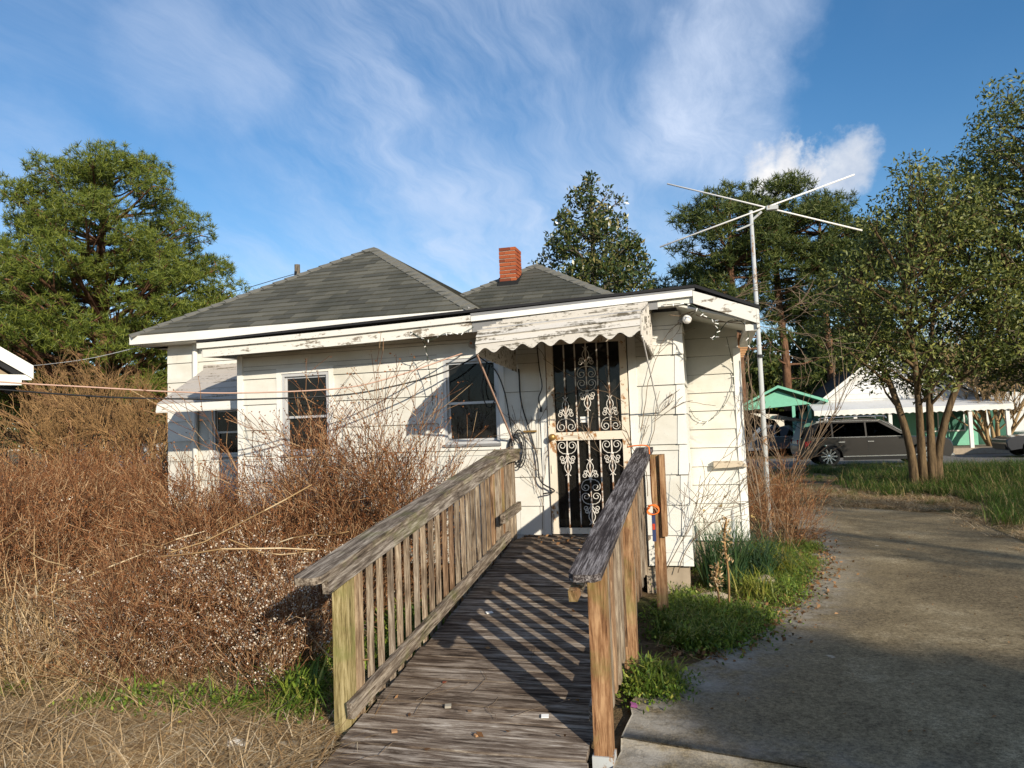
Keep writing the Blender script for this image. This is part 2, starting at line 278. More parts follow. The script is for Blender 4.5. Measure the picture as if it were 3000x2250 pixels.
STRAW = leafmat('dry_straw', [(0, (0.18, 0.10, 0.045)), (0.4, (0.44, 0.29, 0.14)), (0.85, (0.62, 0.46, 0.27)), (1, (0.74, 0.6, 0.4))], 0.75, 0.15, 0.2)
BRUSH = leafmat('reddish_dry_stems', [(0, (0.075, 0.031, 0.016)), (0.5, (0.245, 0.11, 0.05)), (0.8, (0.39, 0.22, 0.11)), (1, (0.57, 0.41, 0.24))], 0.8, 0.12, 0.1)
SEEDS = leafmat('pale_seed_heads', [(0, (0.42, 0.33, 0.24)), (0.6, (0.66, 0.57, 0.46)), (1, (0.8, 0.74, 0.66))], 0.8, 0.1, 0.25)
BUDS = leafmat('brown_bud_heads', [(0, (0.12, 0.04, 0.015)), (1, (0.32, 0.13, 0.05))], 0.8, 0.1, 0.2)
LITTER = leafmat('fallen_leaf_litter', [(0, (0.07, 0.035, 0.018)), (0.5, (0.20, 0.10, 0.045)), (1, (0.38, 0.22, 0.11))], 0.8, 0.15, 0.15)
def barkmat(name, a, b_):
    m, nt, b = newmat(name); o = coords(nt); n = noise(nt, mapping(nt, o, (9, 9, 1.6)), 1.5, 7, 0.7)
    fin(nt, b, ramp(nt, n, [(0.35, a), (0.65, b_)]), 0.92, 0.1, bump(nt, n, 0.7, 0.03)); return m
BARK_PINE = barkmat('pine_bark', (0.05, 0.026, 0.016), (0.22, 0.12, 0.07))
BARK_GREY = barkmat('grey_bark', (0.05, 0.042, 0.032), (0.19, 0.16, 0.12))
BARK_TAN = barkmat('tan_smooth_bark', (0.20, 0.13, 0.065), (0.42, 0.30, 0.16))
BARK_BROWN = barkmat('brown_bark', (0.04, 0.027, 0.016), (0.17, 0.115, 0.062))
TWIG_TAN = barkmat('orange_brown_twigs', (0.19, 0.105, 0.045), (0.40, 0.245, 0.11))
TWIG_GREY = barkmat('grey_vine_bark', (0.10, 0.07, 0.045), (0.27, 0.20, 0.14))
DAFFY = plain('faded_daffodil', (0.42, 0.30, 0.12), 0.6, 0.2)

# ------------------------------------------------------------------ geometry helpers
class MB:
    def __init__(s): s.v = []; s.f = []
    def box(s, c, d, rot=None):
        x, y, z = d[0] / 2, d[1] / 2, d[2] / 2; n = len(s.v)
        for p in ((-x, -y, -z), (x, -y, -z), (x, y, -z), (-x, y, -z), (-x, -y, z), (x, -y, z), (x, y, z), (-x, y, z)):
            q = Vector(p)
            if rot is not None: q = rot @ q
            s.v.append((q.x + c[0], q.y + c[1], q.z + c[2]))
        for f in ((0, 3, 2, 1), (4, 5, 6, 7), (0, 1, 5, 4), (1, 2, 6, 5), (2, 3, 7, 6), (3, 0, 4, 7)): s.f.append(tuple(i + n for i in f))
        return s
    def span(s, a, b): return s.box([(a[i] + b[i]) / 2 for i in range(3)], [abs(b[i] - a[i]) for i in range(3)])
    def hexa(s, lo, hi):                     # two quads of four points each
        n = len(s.v); s.v += [tuple(p) for p in lo] + [tuple(p) for p in hi]
        for f in ((0, 3, 2, 1), (4, 5, 6, 7), (0, 1, 5, 4), (1, 2, 6, 5), (2, 3, 7, 6), (3, 0, 4, 7)): s.f.append(tuple(i + n for i in f))
        return s
    def tube(s, pts, rad, k=6, cap=True):
        pts = [Vector(p) for p in pts]; rs = rad if isinstance(rad, (list, tuple)) else [rad] * len(pts); n0 = len(s.v)
        t0 = (pts[1] - pts[0]).normalized(); a = t0.orthogonal().normalized()
        for i, p in enumerate(pts):
            t = (pts[min(i + 1, len(pts) - 1)] - pts[max(i - 1, 0)])
            t = t.normalized() if t.length > 1e-9 else t0
            a = (a - t * a.dot(t)); a = a.normalized() if a.length > 1e-6 else t.orthogonal().normalized()
            b = t.cross(a)
            for j in range(k):
                g = 2 * math.pi * j / k; q = p + (a * math.cos(g) + b * math.sin(g)) * rs[i]; s.v.append(tuple(q))
        for i in range(len(pts) - 1):
            for j in range(k):
                s.f.append((n0 + i * k + j, n0 + i * k + (j + 1) % k, n0 + (i + 1) * k + (j + 1) % k, n0 + (i + 1) * k + j))
        if cap:
            s.f.append(tuple(n0 + j for j in reversed(range(k)))); s.f.append(tuple(n0 + (len(pts) - 1) * k + j for j in range(k)))
        return s
    def prism(s, poly, a, b, axis=1):        # polygon in the other two axes, extruded from a to b along axis
        n = len(s.v); m = len(poly)
        for w in (a, b):
            for p in poly:
                q = [p[0], p[1]]; q.insert(axis, w); s.v.append(tuple(q))
        s.f.append(tuple(n + i for i in range(m))); s.f.append(tuple(n + m + i for i in reversed(range(m))))
        for i in range(m): s.f.append((n + i, n + m + i, n + m + (i + 1) % m, n + (i + 1) % m))
        return s
    def lathe(s, prof, c=(0, 0, 0), k=16, axis=2):
        n = len(s.v); m = len(prof)
        for j in range(k):
            g = 2 * math.pi * j / k
            for r, h in prof:
                q = [r * math.cos(g), r * math.sin(g)]; q.insert(axis, h); s.v.append((q[0] + c[0], q[1] + c[1], q[2] + c[2]))
        for j in range(k):
            for i in range(m - 1):
                s.f.append((n + j * m + i, n + ((j + 1) % k) * m + i, n + ((j + 1) % k) * m + i + 1, n + j * m + i + 1))
        return s
    def quad(s, *p):
        n = len(s.v); s.v += [tuple(q) for q in p]; s.f.append(tuple(range(n, n + len(p)))); return s
    def mesh(s, name, smooth=False):
        me = bpy.data.meshes.new(name); me.from_pydata(s.v, [], s.f); me.update()
        import bmesh
        bm = bmesh.new(); bm.from_mesh(me); bmesh.ops.recalc_face_normals(bm, faces=bm.faces); bm.to_mesh(me); bm.free()
        if smooth: me.shade_smooth()
        return me

def npmesh(name, v, f, mats=None, mi=None):       # v (n,3); f (m,k) all the same size
    me = bpy.data.meshes.new(name); v = np.asarray(v, np.float32); f = np.asarray(f, np.int32); k = f.shape[1]
    me.vertices.add(len(v)); me.vertices.foreach_set('co', v.ravel())
    me.loops.add(f.size); me.loops.foreach_set('vertex_index', f.ravel())
    me.polygons.add(len(f)); me.polygons.foreach_set('loop_start', np.arange(0, f.size, k, dtype=np.int32))
    for m in (mats or []): me.materials.append(m)
    if mi is not None: me.polygons.foreach_set('material_index', np.asarray(mi, np.int32))
    me.update(calc_edges=True); return me

WM = {}                                            # world matrices of the objects made here
def link(name, me, mat=None, parent=None, loc=(0, 0, 0), rot=(0, 0, 0), scale=(1, 1, 1)):
    o = bpy.data.objects.new(name, me); COL.objects.link(o)
    if mat is not None and me is not None and not me.materials: me.materials.append(mat)
    o.location = loc; o.rotation_euler = rot; o.scale = scale
    w = Matrix.LocRotScale(Vector(loc), Euler(rot), Vector(scale))
    if parent is not None:
        o.parent = parent; o.matrix_parent_inverse = WM[parent.name].inverted()
    WM[o.name] = w
    return o
def tag(o, label, cat, group=None, kind=None):
    if label: o['label'] = label
    if cat: o['category'] = cat
    if group: o['group'] = group
    if kind: o['kind'] = kind
    return o
def thing(name, label, cat, loc=(0, 0, 0), group=None, rotz=0):
    return tag(link(name, None, None, None, loc, (0, 0, rotz)), label, cat, group)
def struct(name, me, mat, parent=None):
    o = link(name, me, mat, parent); o['kind'] = 'structure'; return o
def copy_tree(o, loc=None, rotz=None, label=None, parent=None):
    c = o.copy(); COL.objects.link(c); WM[c.name] = WM[o.name]
    if parent is not None: c.parent = parent
    if loc is not None: c.location = loc
    if rotz is not None: c.rotation_euler = (0, 0, rotz)
    if label: c['label'] = label
    for ch in list(o.children): copy_tree(ch, parent=c)
    return c

# instancing for uncountable growth only
def scatter(name, pts, variants, rot=None, scl=None):
    n = len(pts); me = bpy.data.meshes.new(name); me.vertices.add(n); me.vertices.foreach_set('co', np.asarray(pts, np.float32).ravel())
    rot = np.asarray(rot if rot is not None else np.c_[np.zeros((n, 2)), rng.uniform(0, 6.28, n)], np.float32)
    scl = np.asarray(scl if scl is not None else rng.uniform(0.75, 1.25, n), np.float32)
    a = me.attributes.new('srot', 'FLOAT_VECTOR', 'POINT'); a.data.foreach_set('vector', rot.ravel())
    a = me.attributes.new('sscl', 'FLOAT', 'POINT'); a.data.foreach_set('value', scl)
    a = me.attributes.new('sidx', 'INT', 'POINT'); a.data.foreach_set('value', rng.integers(0, len(variants), n).astype(np.int32))
    o = bpy.data.objects.new(name, me); COL.objects.link(o); WM[o.name] = Matrix()
    sc = bpy.data.collections.new(name + '_source')
    for i, vm in enumerate(variants): sc.objects.link(bpy.data.objects.new('%s_piece_%02d' % (name, i), vm))
    g = bpy.data.node_groups.new(name + '_scatter', 'GeometryNodeTree')
    g.interface.new_socket('Geometry', in_out='INPUT', socket_type='NodeSocketGeometry'); g.interface.new_socket('Geometry', in_out='OUTPUT', socket_type='NodeSocketGeometry')
    gi, go = g.nodes.new('NodeGroupInput'), g.nodes.new('NodeGroupOutput')
    ci = g.nodes.new('GeometryNodeCollectionInfo'); ci.inputs['Collection'].default_value = sc; ci.inputs['Separate Children'].default_value = True; ci.inputs['Reset Children'].default_value = True
    ip = g.nodes.new('GeometryNodeInstanceOnPoints'); ip.inputs['Pick Instance'].default_value = True
    def attr(nm, t):
        q = g.nodes.new('GeometryNodeInputNamedAttribute'); q.data_type = t; q.inputs['Name'].default_value = nm; return q.outputs['Attribute']
    e2r = g.nodes.new('FunctionNodeEulerToRotation')
    g.links.new(attr('srot', 'FLOAT_VECTOR'), e2r.inputs[0])
    g.links.new(gi.outputs[0], ip.inputs['Points']); g.links.new(ci.outputs[0], ip.inputs['Instance'])
    g.links.new(attr('sidx', 'INT'), ip.inputs['Instance Index']); g.links.new(e2r.outputs[0], ip.inputs['Rotation']); g.links.new(attr('sscl', 'FLOAT'), ip.inputs['Scale'])
    g.links.new(ip.outputs[0], go.inputs[0])
    md = o.modifiers.new('scatter', 'NODES'); md.node_group = g
    o['kind'] = 'stuff'; return o

# ---- growth meshes
def tubes_np(segs, k=3):                            # segs: list of (p0, p1, r0, r1) -> vertices, quads
    s = np.array([np.r_[a, b, r0, r1] for a, b, r0, r1 in segs], float)
    p0, p1, r0, r1 = s[:, :3], s[:, 3:6], s[:, 6], s[:, 7]; t = p1 - p0; t /= np.linalg.norm(t, axis=1, keepdims=True) + 1e-9
    ref = np.where(np.abs(t[:, 2:3]) > 0.9, [[1.0, 0, 0]], [[0, 0, 1.0]]); a = np.cross(t, ref); a /= np.linalg.norm(a, axis=1, keepdims=True) + 1e-9; b = np.cross(t, a)
    vs = []
    for p, r in ((p0, r0), (p1, r1)):
        for j in range(k):
            g = 2 * math.pi * j / k; vs.append(p + (a * math.cos(g) + b * math.sin(g)) * r[:, None])
    v = np.stack(vs, 1).reshape(-1, 3); n = len(s); base = (np.arange(n) * 2 * k)[:, None]
    f = np.concatenate([base + np.array([[j, (j + 1) % k, k + (j + 1) % k, k + j]]) for j in range(k)], 0)
    return v, f
def leaves_np(c, size, aspect=0.45, up=0.3, droop=None):    # diamond leaves at centres c
    n = len(c); d = rng.normal(size=(n, 3)); d[:, 2] += up; d /= np.linalg.norm(d, axis=1, keepdims=True)
    if droop is not None: d = droop
    e = np.cross(d, rng.normal(size=(n, 3))); e /= np.linalg.norm(e, axis=1, keepdims=True) + 1e-9
    L = (size * rng.uniform(0.7, 1.3, n))[:, None]; w = L * aspect * 0.5; nn = np.cross(d, e) * L * 0.12
    v = np.stack([c, c + d * L * 0.5 + e * w + nn, c + d * L, c + d * L * 0.5 - e * w + nn], 1).reshape(-1, 3)
    return v, np.arange(n * 4).reshape(-1, 4)
def needles_np(c, nper, length, width, up=0.55):      # needle tufts: quads radiating from c
    n = len(c) * nper; cc = np.repeat(c, nper, 0); d = rng.normal(size=(n, 3)); d /= np.linalg.norm(d, axis=1, keepdims=True); d[:, 2] += up; d /= np.linalg.norm(d, axis=1, keepdims=True)
    e = np.cross(d, rng.normal(size=(n, 3))); e /= np.linalg.norm(e, axis=1, keepdims=True) + 1e-9
    L = (length * rng.uniform(0.7, 1.2, n))[:, None]; w = width * 0.5
    v = np.stack([cc - e * w, cc + e * w, cc + d * L + e * w * 0.35, cc + d * L - e * w * 0.35], 1).reshape(-1, 3)
    return v, np.arange(n * 4).reshape(-1, 4)
def joinnp(name, parts):                              # [(v, f, mat)]
    vs, fs, mi, mats, off = [], [], [], [], 0
    for i, (v, f, m) in enumerate(parts):
        vs.append(v); fs.append(f + off); off += len(v); mi.append(np.full(len(f), i)); mats.append(m)
    return npmesh(name, np.concatenate(vs), np.concatenate(fs), mats, np.concatenate(mi))
def blades(n, spread, h0, h1, w, lean=0.5, curl=0.6, seg=3, lean0=0.0):
    """curved grass blades rooted in a disc"""
    a = rng.uniform(0, 6.283, n); r = spread * np.sqrt(rng.uniform(0, 1, n)); root = np.c_[r * np.cos(a), r * np.sin(a), np.zeros(n)]
    az = rng.uniform(0, 6.283, n); h = rng.uniform(h0, h1, n); ln = np.abs(rng.normal(lean0, lean, n)); dirh = np.c_[np.cos(az), np.sin(az), np.zeros(n)]; side = np.c_[-np.sin(az), np.cos(az), np.zeros(n)]
    ww = w * rng.uniform(0.6, 1.2, n); vs = []
    for i in range(seg + 1):
        t = i / seg; ang = ln + curl * t * rng.uniform(0.6, 1.3, n) * t
        p = root + dirh * (np.sin(ang) * h * t)[:, None] + np.c_[np.zeros((n, 2)), np.cos(np.minimum(ang, 1.75)) * h * t + 0.01]
        wd = (ww * (1 - t * 0.9) * 0.5)[:, None]; vs += [p - side * wd, p + side * wd]
    v = np.stack(vs, 1).reshape(-1, 3); m = 2 * (seg + 1); b = (np.arange(n) * m)[:, None]
    f = np.concatenate([b + np.array([[2 * i, 2 * i + 1, 2 * i + 3, 2 * i + 2]]) for i in range(seg)], 0)
    return v, f
def branchy(segs, tips, p, d, length, r, depth, nb, spread, grav, rnd, k=4, shrink=0.62):
    # p: start, d: heading; every branch wanders a little and forks nb times per level
    q = Vector(p); dd = Vector(d).normalized(); pts = [q.copy()]
    for i in range(k):
        dd = (dd + Vector((rnd.gauss(0, 1), rnd.gauss(0, 1), rnd.gauss(0, 1))) * 0.13 + Vector((0, 0, grav))).normalized()
        q2 = q + dd * (length / k); f0, f1 = 1 - 0.55 * i / k, 1 - 0.55 * (i + 1) / k
        segs.append((q[:], q2[:], r * f0, r * f1)); q = q2; pts.append(q.copy())
    tips.append(q[:])
    if depth > 0:
        for j in range(nb):
            t = rnd.uniform(0.25, 1.0) * (len(pts) - 1); i = min(int(t), len(pts) - 2); b = pts[i].lerp(pts[i + 1], t - i)
            o = dd.orthogonal().normalized(); o = (Matrix.Rotation(rnd.uniform(0, 6.283), 3, dd) @ o)
            nd_ = (dd + o * spread * rnd.uniform(0.6, 1.3)).normalized()
            branchy(segs, tips, b, nd_, length * shrink * rnd.uniform(0.6, 1.15), r * 0.55, depth - 1, nb, spread, grav, rnd, max(2, k - 1), shrink)

# ================================================================== GROUND
def ground():
    xs = np.unique(np.r_[-420, -200, -100, -60, np.arange(-40, 41, 1.6), 60, 100, 200, 420]); ys = np.unique(np.r_[-120, -60, -30, np.arange(-16, 61, 1.6), 80, 120, 200, 420])
    X, Y = np.meshgrid(xs, ys); Z = gz(X, Y)
    n, m = len(xs), len(ys); i = np.arange(n * m).reshape(m, n)
    f = np.stack([i[:-1, :-1], i[:-1, 1:], i[1:, 1:], i[1:, :-1]], -1).reshape(-1, 4)
    o = struct('ground', npmesh('ground', np.c_[X.ravel(), Y.ravel(), Z.ravel()], f), SOIL)
def gz(X, Y):
    return 0.30 * np.exp(-(((X - 8.5) / 4.0) ** 2 + ((Y - 19.5) / 3.0) ** 2)) * (np.asarray(Y) < 27) - 0.02
ground()
LE = [(-8, -.55), (3.4, -.55), (4.53, -.55), (5.42, -.20), (5.94, .05), (6.67, .33), (7.49, .64), (8.62, .89), (9.57, 1.06), (11.79, 1.15), (14.2, 1.3), (15.28, 1.37)]
RE = [(-8, 7.5), (2, 7.2), (6, 6.0), (9, 4.5), (10.63, 3.75), (13.36, 3.87), (13.82, 3.65), (14.6, 2.9), (15.04, 2.45), (15.28, 2.1)]
def slab(y0, y1, name, parent):
    rows = np.arange(y0, y1 + 1e-6, (y1 - y0) / max(8, int((y1 - y0) / 0.16))); nc = 56; v = []; e = []
    for yr in rows:
        l = np.interp(yr, *zip(*LE)); r = np.interp(yr, *zip(*RE))
        l += 0.035 * math.sin(yr * 3.1) * math.sin(yr * 7.7) if yr > 3.6 else 0
        for j in range(nc):
            t = (j / (nc - 1)) ** 1.6; x = l + (r - l) * t; sk = -0.22 * (x + .55) * max(0.0, 1 - abs(yr - 4.02) / 4)
            d = min(x - l, 0.9) ; dj = abs(yr - 4.02)
            ew = max(math.exp(-(d / 0.42) ** 2), 0.75 * math.exp(-(dj / 0.28) ** 2) * max(0.0, 1 - (x + .6) / 2.6), 0.7 * math.exp(-((15.2 - yr) / 0.6) ** 2))
            v.append((x, yr + sk, 0.014)); e.append(ew)
    v = np.array(v); n = len(rows); i = np.arange(n * nc).reshape(n, nc)
    f = np.stack([i[:-1, :-1], i[:-1, 1:], i[1:, 1:], i[1:, :-1]], -1).reshape(-1, 4).tolist()
    lo = v.copy(); lo[:, 2] = -0.08
    for a, b in list(zip(i[:-1, 0], i[1:, 0])) + list(zip(i[1:, -1], i[:-1, -1])) + list(zip(i[0, 1:], i[0, :-1])) + list(zip(i[-1, :-1], i[-1, 1:])):
        k = len(v); v = np.r_[v, lo[[a, b]]]; e += [e[a], e[b]]; f.append([b, a, k, k + 1])
    me = npmesh(name, v, np.array(f)); at = me.attributes.new('wear', 'FLOAT', 'POINT'); at.data.foreach_set('value', np.array(e, np.float32))
    return link(name, me, CONCRETE, parent)
dw = link('driveway', None); dw['kind'] = 'structure'
slab(-8, 4.012, 'concrete_slab', dw); slab(4.032, 15.28, 'concrete_slab', dw)
b = MB(); b.span((-60, 27.6, -0.1), (70, 35.2, -0.008)); struct('road', b.mesh('road'), ASPHALT)

# ================================================================== HOUSE
house = thing('house', 'small white hip roofed house with grey shingles, brick chimney and iron security door', 'house', (-3, 8, 0))
def P_(name, mb, mat, parent=house, smooth=False, label=None):
    o = link(name, mb.mesh(name, smooth) if isinstance(mb, MB) else mb, mat, parent)
    if label: o['label'] = label
    return o
FY = 7.6
WIN = [(-4.80, -4.19, 1.46, 2.40), (-2.81, -2.18, 1.52, 2.45)]
DOOR = (-1.66, -0.80, 0.56, 2.62)
def rects(x0, x1, z0, z1, holes):
    """rectangles that cover the wall and leave the openings free"""
    zs = sorted({z0, z1, *[h[i] for h in holes for i in (2, 3) if z0 < h[i] < z1]}); out = []
    for za, zb in zip(zs[:-1], zs[1:]):
        cuts = sorted((max(h[0], x0), min(h[1], x1)) for h in holes if h[2] < zb - 1e-6 and h[3] > za + 1e-6 and h[1] > x0 and h[0] < x1); x = x0
        for a, c in cuts:
            if a > x + 1e-4: out.append((x, a, za, zb))
            x = max(x, c)
        if x < x1 - 1e-4: out.append((x, x1, za, zb))
    return out
def wallcore(name, x0, x1, z0, z1, y0, y1, holes, mat=DARKROOM, extra=None):
    b = MB()
    for xa, xb, za, zb in rects(x0, x1, z0, z1, holes): b.span((xa, y0, za), (xb, y1, zb))
    if extra: extra(b)
    return P_(name, b, mat)
def siding(parent, x0, x1, zs, y, holes, rnd, joint=1.22, face=(1, 0)):
    for zb, zt in zip(zs[:-1], zs[1:]):
        for xa, xb, za, zc in rects(x0, x1, zb, zt, holes):
            x = xa; first = True
            while x < xb - 1e-3:
                e = x + (rnd.uniform(0.4, 1) * joint if first else joint); first = False
                if e > xb - 0.25: e = xb
                of = lambda z: 0.006 + 0.014 * (1 - (z - zb) / (zt - zb))
                g = 0.0015; d0, d1 = of(za), of(zc); wob = [rnd.uniform(-0.003, 0.003) for _ in range(2)]
                b = MB(); s = 0.004
                b.hexa([(x + g, y - d0 - .004, za + wob[0]), (e - g, y - d0 - .004, za + wob[1]), (e - g, y - .001, za), (x + g, y - .001, za)],
                       [(x + g, y - d1, zc - s), (e - g, y - d1, zc - s), (e - g, y - .001, zc - s), (x + g, y - .001, zc - s)])
                link('siding_board', b.mesh('siding_board'), SIDING, parent); x = e
rnd = random.Random(3)
zsF = [0.26 + 0.3 * i for i in range(9)] + [2.80]
def tr(h, g): return (h[0] - g, h[1] + g, h[2] - g, h[3] + g)
FH = [tr(WIN[0], .06), tr(WIN[1], .06), (DOOR[0] - .07, DOOR[1] + .07, 0.3, DOOR[3])]
wf = wallcore('wall', -5.35, -0.27, 0.27, 2.78, FY + .001, FY + .11, [WIN[0], WIN[1], DOOR])
siding(wf, -5.35, -0.27, zsF, FY, FH, rnd)
# left side of the extension, wing wall, main house front
def sidewall(name, x, ya, yb, z0, z1, sgn, parent=house):
    b = MB(); b.span((x, ya, z0), (x - sgn * .1, yb, z1)); w = P_(name, b, DARKROOM, parent); z = z0; k = 0
    while z < z1 - .05:
        zt = min(z + .3, z1); c = MB(); d = .02
        c.hexa([(x + sgn * d, ya, z), (x + sgn * d, yb, z), (x + sgn * .001, yb, z), (x + sgn * .001, ya, z)], [(x + sgn * .006, ya, zt - .004), (x + sgn * .006, yb, zt - .004), (x + sgn * .001, yb, zt - .004), (x + sgn * .001, ya, zt - .004)])
        link('siding_board', c.mesh('siding_board'), SIDING, w); z = zt
    return w
sidewall('wall', -5.35, FY + .004, 9.08, .27, 2.74, -1); sidewall('wall', -0.27, FY + .004, 8.75, .27, 2.78, 1)
WY = 8.8
ww = wallcore('wall', -0.265, 0.31, .34, 2.86, WY + .001, WY + .1, [])
siding(ww, -0.265, 0.325, [.33 + .21 * i for i in range(12)] + [2.86], WY, [], rnd, 9)
sidewall('wall', 0.31, WY + .004, 11.2, .33, 2.86, 1)
MY = 9.1; MW = (-6.86, -6.1, 1.42, 2.12)
wm = wallcore('wall', -7.62, -5.42, .3, 3.1, MY + .001, MY + .11, [MW])
siding(wm, -7.62, -5.36, [.25 + .283 * i for i in range(10)] + [3.08], MY, [tr(MW, .06)], rnd)
sidewall('wall', -7.62, MY + .004, 17, .25, 3.08, -1)
b = MB(); b.span((-7.6, 16.9, .3), (.2, 17, 3.1)); b.span((-.72, 11.0, .3), (-.62, 17, 3.1)); P_('wall', b, SIDING)
# corner boards, foundation, dim rooms behind the glass
b = MB()
for k in range(8):
    z = zsF[k]; zt = zsF[k + 1]; dd = .03 + .008 * (k % 2)
    b.hexa([(-.345, FY - dd, z), (-.243, FY - dd, z), (-.243, FY + .03, z), (-.345, FY - .02, z)], [(-.33, FY - .014, zt - .004), (-.25, FY - .014, zt - .004), (-.25, FY + .03, zt - .004), (-.33, FY - .01, zt - .004)])
P_('corner_trim', b, TRIM)
for x in (-5.36, ): b = MB(); b.span((x - .02, FY - .03, .26), (x + .05, FY + .04, 2.64)); P_('corner_trim', b, TRIM)
b = MB(); b.span((.265, WY - .03, .34), (.345, WY + .05, 2.5)); P_('corner_trim', b, TRIM)
for x, w in ((-.5, .42), (-2.2, .4), (-3.9, .4), (-5.2, .3)): b = MB(); b.span((x - w / 2, FY + .02, -.1), (x + w / 2, FY + .3, .268)); P_('foundation_pier', b, BLOCK)
b = MB(); b.span((-7.5, 9.15, -.1), (-5.4, 9.4, .28)); P_('foundation_pier', b, BLOCK)
b = MB(); b.span((-.26, WY + .02, -.1), (.29, WY + .2, .335)); P_('foundation_pier', b, BLOCK)
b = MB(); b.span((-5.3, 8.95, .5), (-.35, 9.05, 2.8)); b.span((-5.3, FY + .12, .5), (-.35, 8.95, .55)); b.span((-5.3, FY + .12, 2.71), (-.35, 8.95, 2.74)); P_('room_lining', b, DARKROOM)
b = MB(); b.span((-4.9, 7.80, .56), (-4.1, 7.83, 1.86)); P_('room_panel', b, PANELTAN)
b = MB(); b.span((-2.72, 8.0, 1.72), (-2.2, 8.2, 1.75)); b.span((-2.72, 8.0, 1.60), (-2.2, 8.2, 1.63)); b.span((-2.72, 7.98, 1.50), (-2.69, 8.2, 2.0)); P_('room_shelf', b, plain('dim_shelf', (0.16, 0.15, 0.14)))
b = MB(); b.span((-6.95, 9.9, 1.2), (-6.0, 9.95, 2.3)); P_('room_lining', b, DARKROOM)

def window(x0, x1, z0, z1, y, lower=0.5, name='window', casing=True):
    b = MB(); t = .035
    b.span((x0, y - .012, z0), (x0 + t, y + .07, z1)); b.span((x1 - t, y - .012, z0), (x1, y + .07, z1))
    b.span((x0 + t, y - .012, z1 - t), (x1 - t, y + .07, z1)); b.span((x0 + t, y - .02, z0), (x1 - t, y + .07, z0 + t * .9))
    w = P_(name, b, ALU); zm = z0 + (z1 - z0) * lower
    for za, zb, yy in ((zm - .012, z1 - t - .001, y + .018), (z0 + t, zm + .012, y + .046)):
        s = MB(); q = .022; xa, xb = x0 + t + .001, x1 - t - .001
        s.span((xa, yy, za), (xa + q, yy + .02, zb)); s.span((xb - q, yy, za), (xb, yy + .02, zb)); s.span((xa + q, yy, zb - q), (xb - q, yy + .02, zb)); s.span((xa + q, yy, za), (xb - q, yy + .02, za + q * 1.2))
        link('sash', s.mesh('sash'), ALU, w)
        g = MB(); g.span((xa + q - .004, yy + .008, za + q), (xb - q + .004, yy + .012, zb - q + .004)); link('glass_pane', g.mesh('glass_pane'), GLASS, w)
    if casing:
        c = MB(); k = .062
        for a, d in (((x0 - k, z0 - k), (x0 - .001, z1 + k)), ((x1 + .001, z0 - k), (x1 + k, z1 + k)), ((x0, z1 + .001), (x1, z1 + k)), ((x0, z0 - k), (x1, z0 - .001))):
            c.span((a[0], y - .024, a[1]), (d[0], y + .02, d[1]))
        link('casing', c.mesh('casing'), TRIM, w)
        c = MB(); c.span((x0 - .01, y - .045, z0 - .022), (x1 + .01, y - .024, z0 + .004)); link('sill', c.mesh('sill'), FLASH, w)
    return w
window(*WIN[0], FY, .46); window(*WIN[1], FY, .48); window(*MW, MY, .5)

# ---- security door
dx0, dx1, dz0, dz1 = DOOR; DYY = FY - .035
b = MB()
b.span((dx0 - .07, FY - .03, .5), (dx0, FY + .1, dz1 + .06)); b.span((dx1, FY - .03, .5), (dx1 + .08, FY + .1, dz1 + .06)); b.span((dx0, FY - .03, dz1), (dx1, FY + .1, dz1 + .06)); b.span((dx0, FY - .03, .5), (dx1, FY + .1, .56))
frame = P_('door_frame', b, TRIM)
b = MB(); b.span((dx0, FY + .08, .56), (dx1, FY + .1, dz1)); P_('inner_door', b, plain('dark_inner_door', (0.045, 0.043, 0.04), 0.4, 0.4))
b = MB(); L, Rr = dx0 + .012, dx1 - .012; S = .072
b.span((L, DYY - .02, .575), (L + S, DYY + .02, 2.6)); b.span((Rr - S, DYY - .02, .575), (Rr, DYY + .02, 2.6))
b.span((L + S, DYY - .02, 2.53), (Rr - S, DYY + .02, 2.6)); b.span((L + S, DYY - .02, 1.53), (Rr - S, DYY + .02, 1.615)); b.span((L + S, DYY - .02, .575), (Rr - S, DYY + .02, .635))
door = P_('security_door', b, RUSTY)
b = MB(); b.span((L + S, DYY + .03, .6), (Rr - S, DYY + .034, 2.56)); link('glass_pane', b.mesh('glass_pane'), GLASS, door)
bars = [L + S + (Rr - L - 2 * S) * t for t in (1 / 6, 2 / 6, 3 / 6, 4 / 6, 5 / 6)]
bm_ = MB().box((0, 0, 0), (.013, .013, 1)).mesh('bar')
bm_.materials.append(RUSTBAR)
for x in bars:
    for z0, z1 in ((.635, 1.53), (1.615, 2.53)): link('bar', bm_, None, door, (x, DYY, (z0 + z1) / 2), (0, 0, 0), (1, 1, z1 - z0))
def spiral(c, r0, r1, a0, turns, n=18): return [(c[0] + (r0 + (r1 - r0) * i / n) * math.cos(a0 + turns * 2 * math.pi * i / n), c[1] + (r0 + (r1 - r0) * i / n) * math.sin(a0 + turns * 2 * math.pi * i / n)) for i in range(n + 1)]
def half_motif():
    L_ = []
    L_.append([(0.0, .135), (.045, .133), (.078, .110), (.094, .075)] + spiral((.052, .052), .044, .014, R(8), -1.25, 20))
    L_.append([(.004, .125), (.012, .165), (.035, .193)] + spiral((.056, .178), .026, .009, R(120), -1.2, 16))
    L_.append([(.004, .16), (.012, .205), (.028, .228)] + spiral((.048, .216), .021, .008, R(120), -1.2, 16))
    L_.append([(.004, .19), (.022, .23), (.034, .265), (.03, .295), (.012, .325), (.009, .338), (.016, .352), (.03, .36)])
    return L_
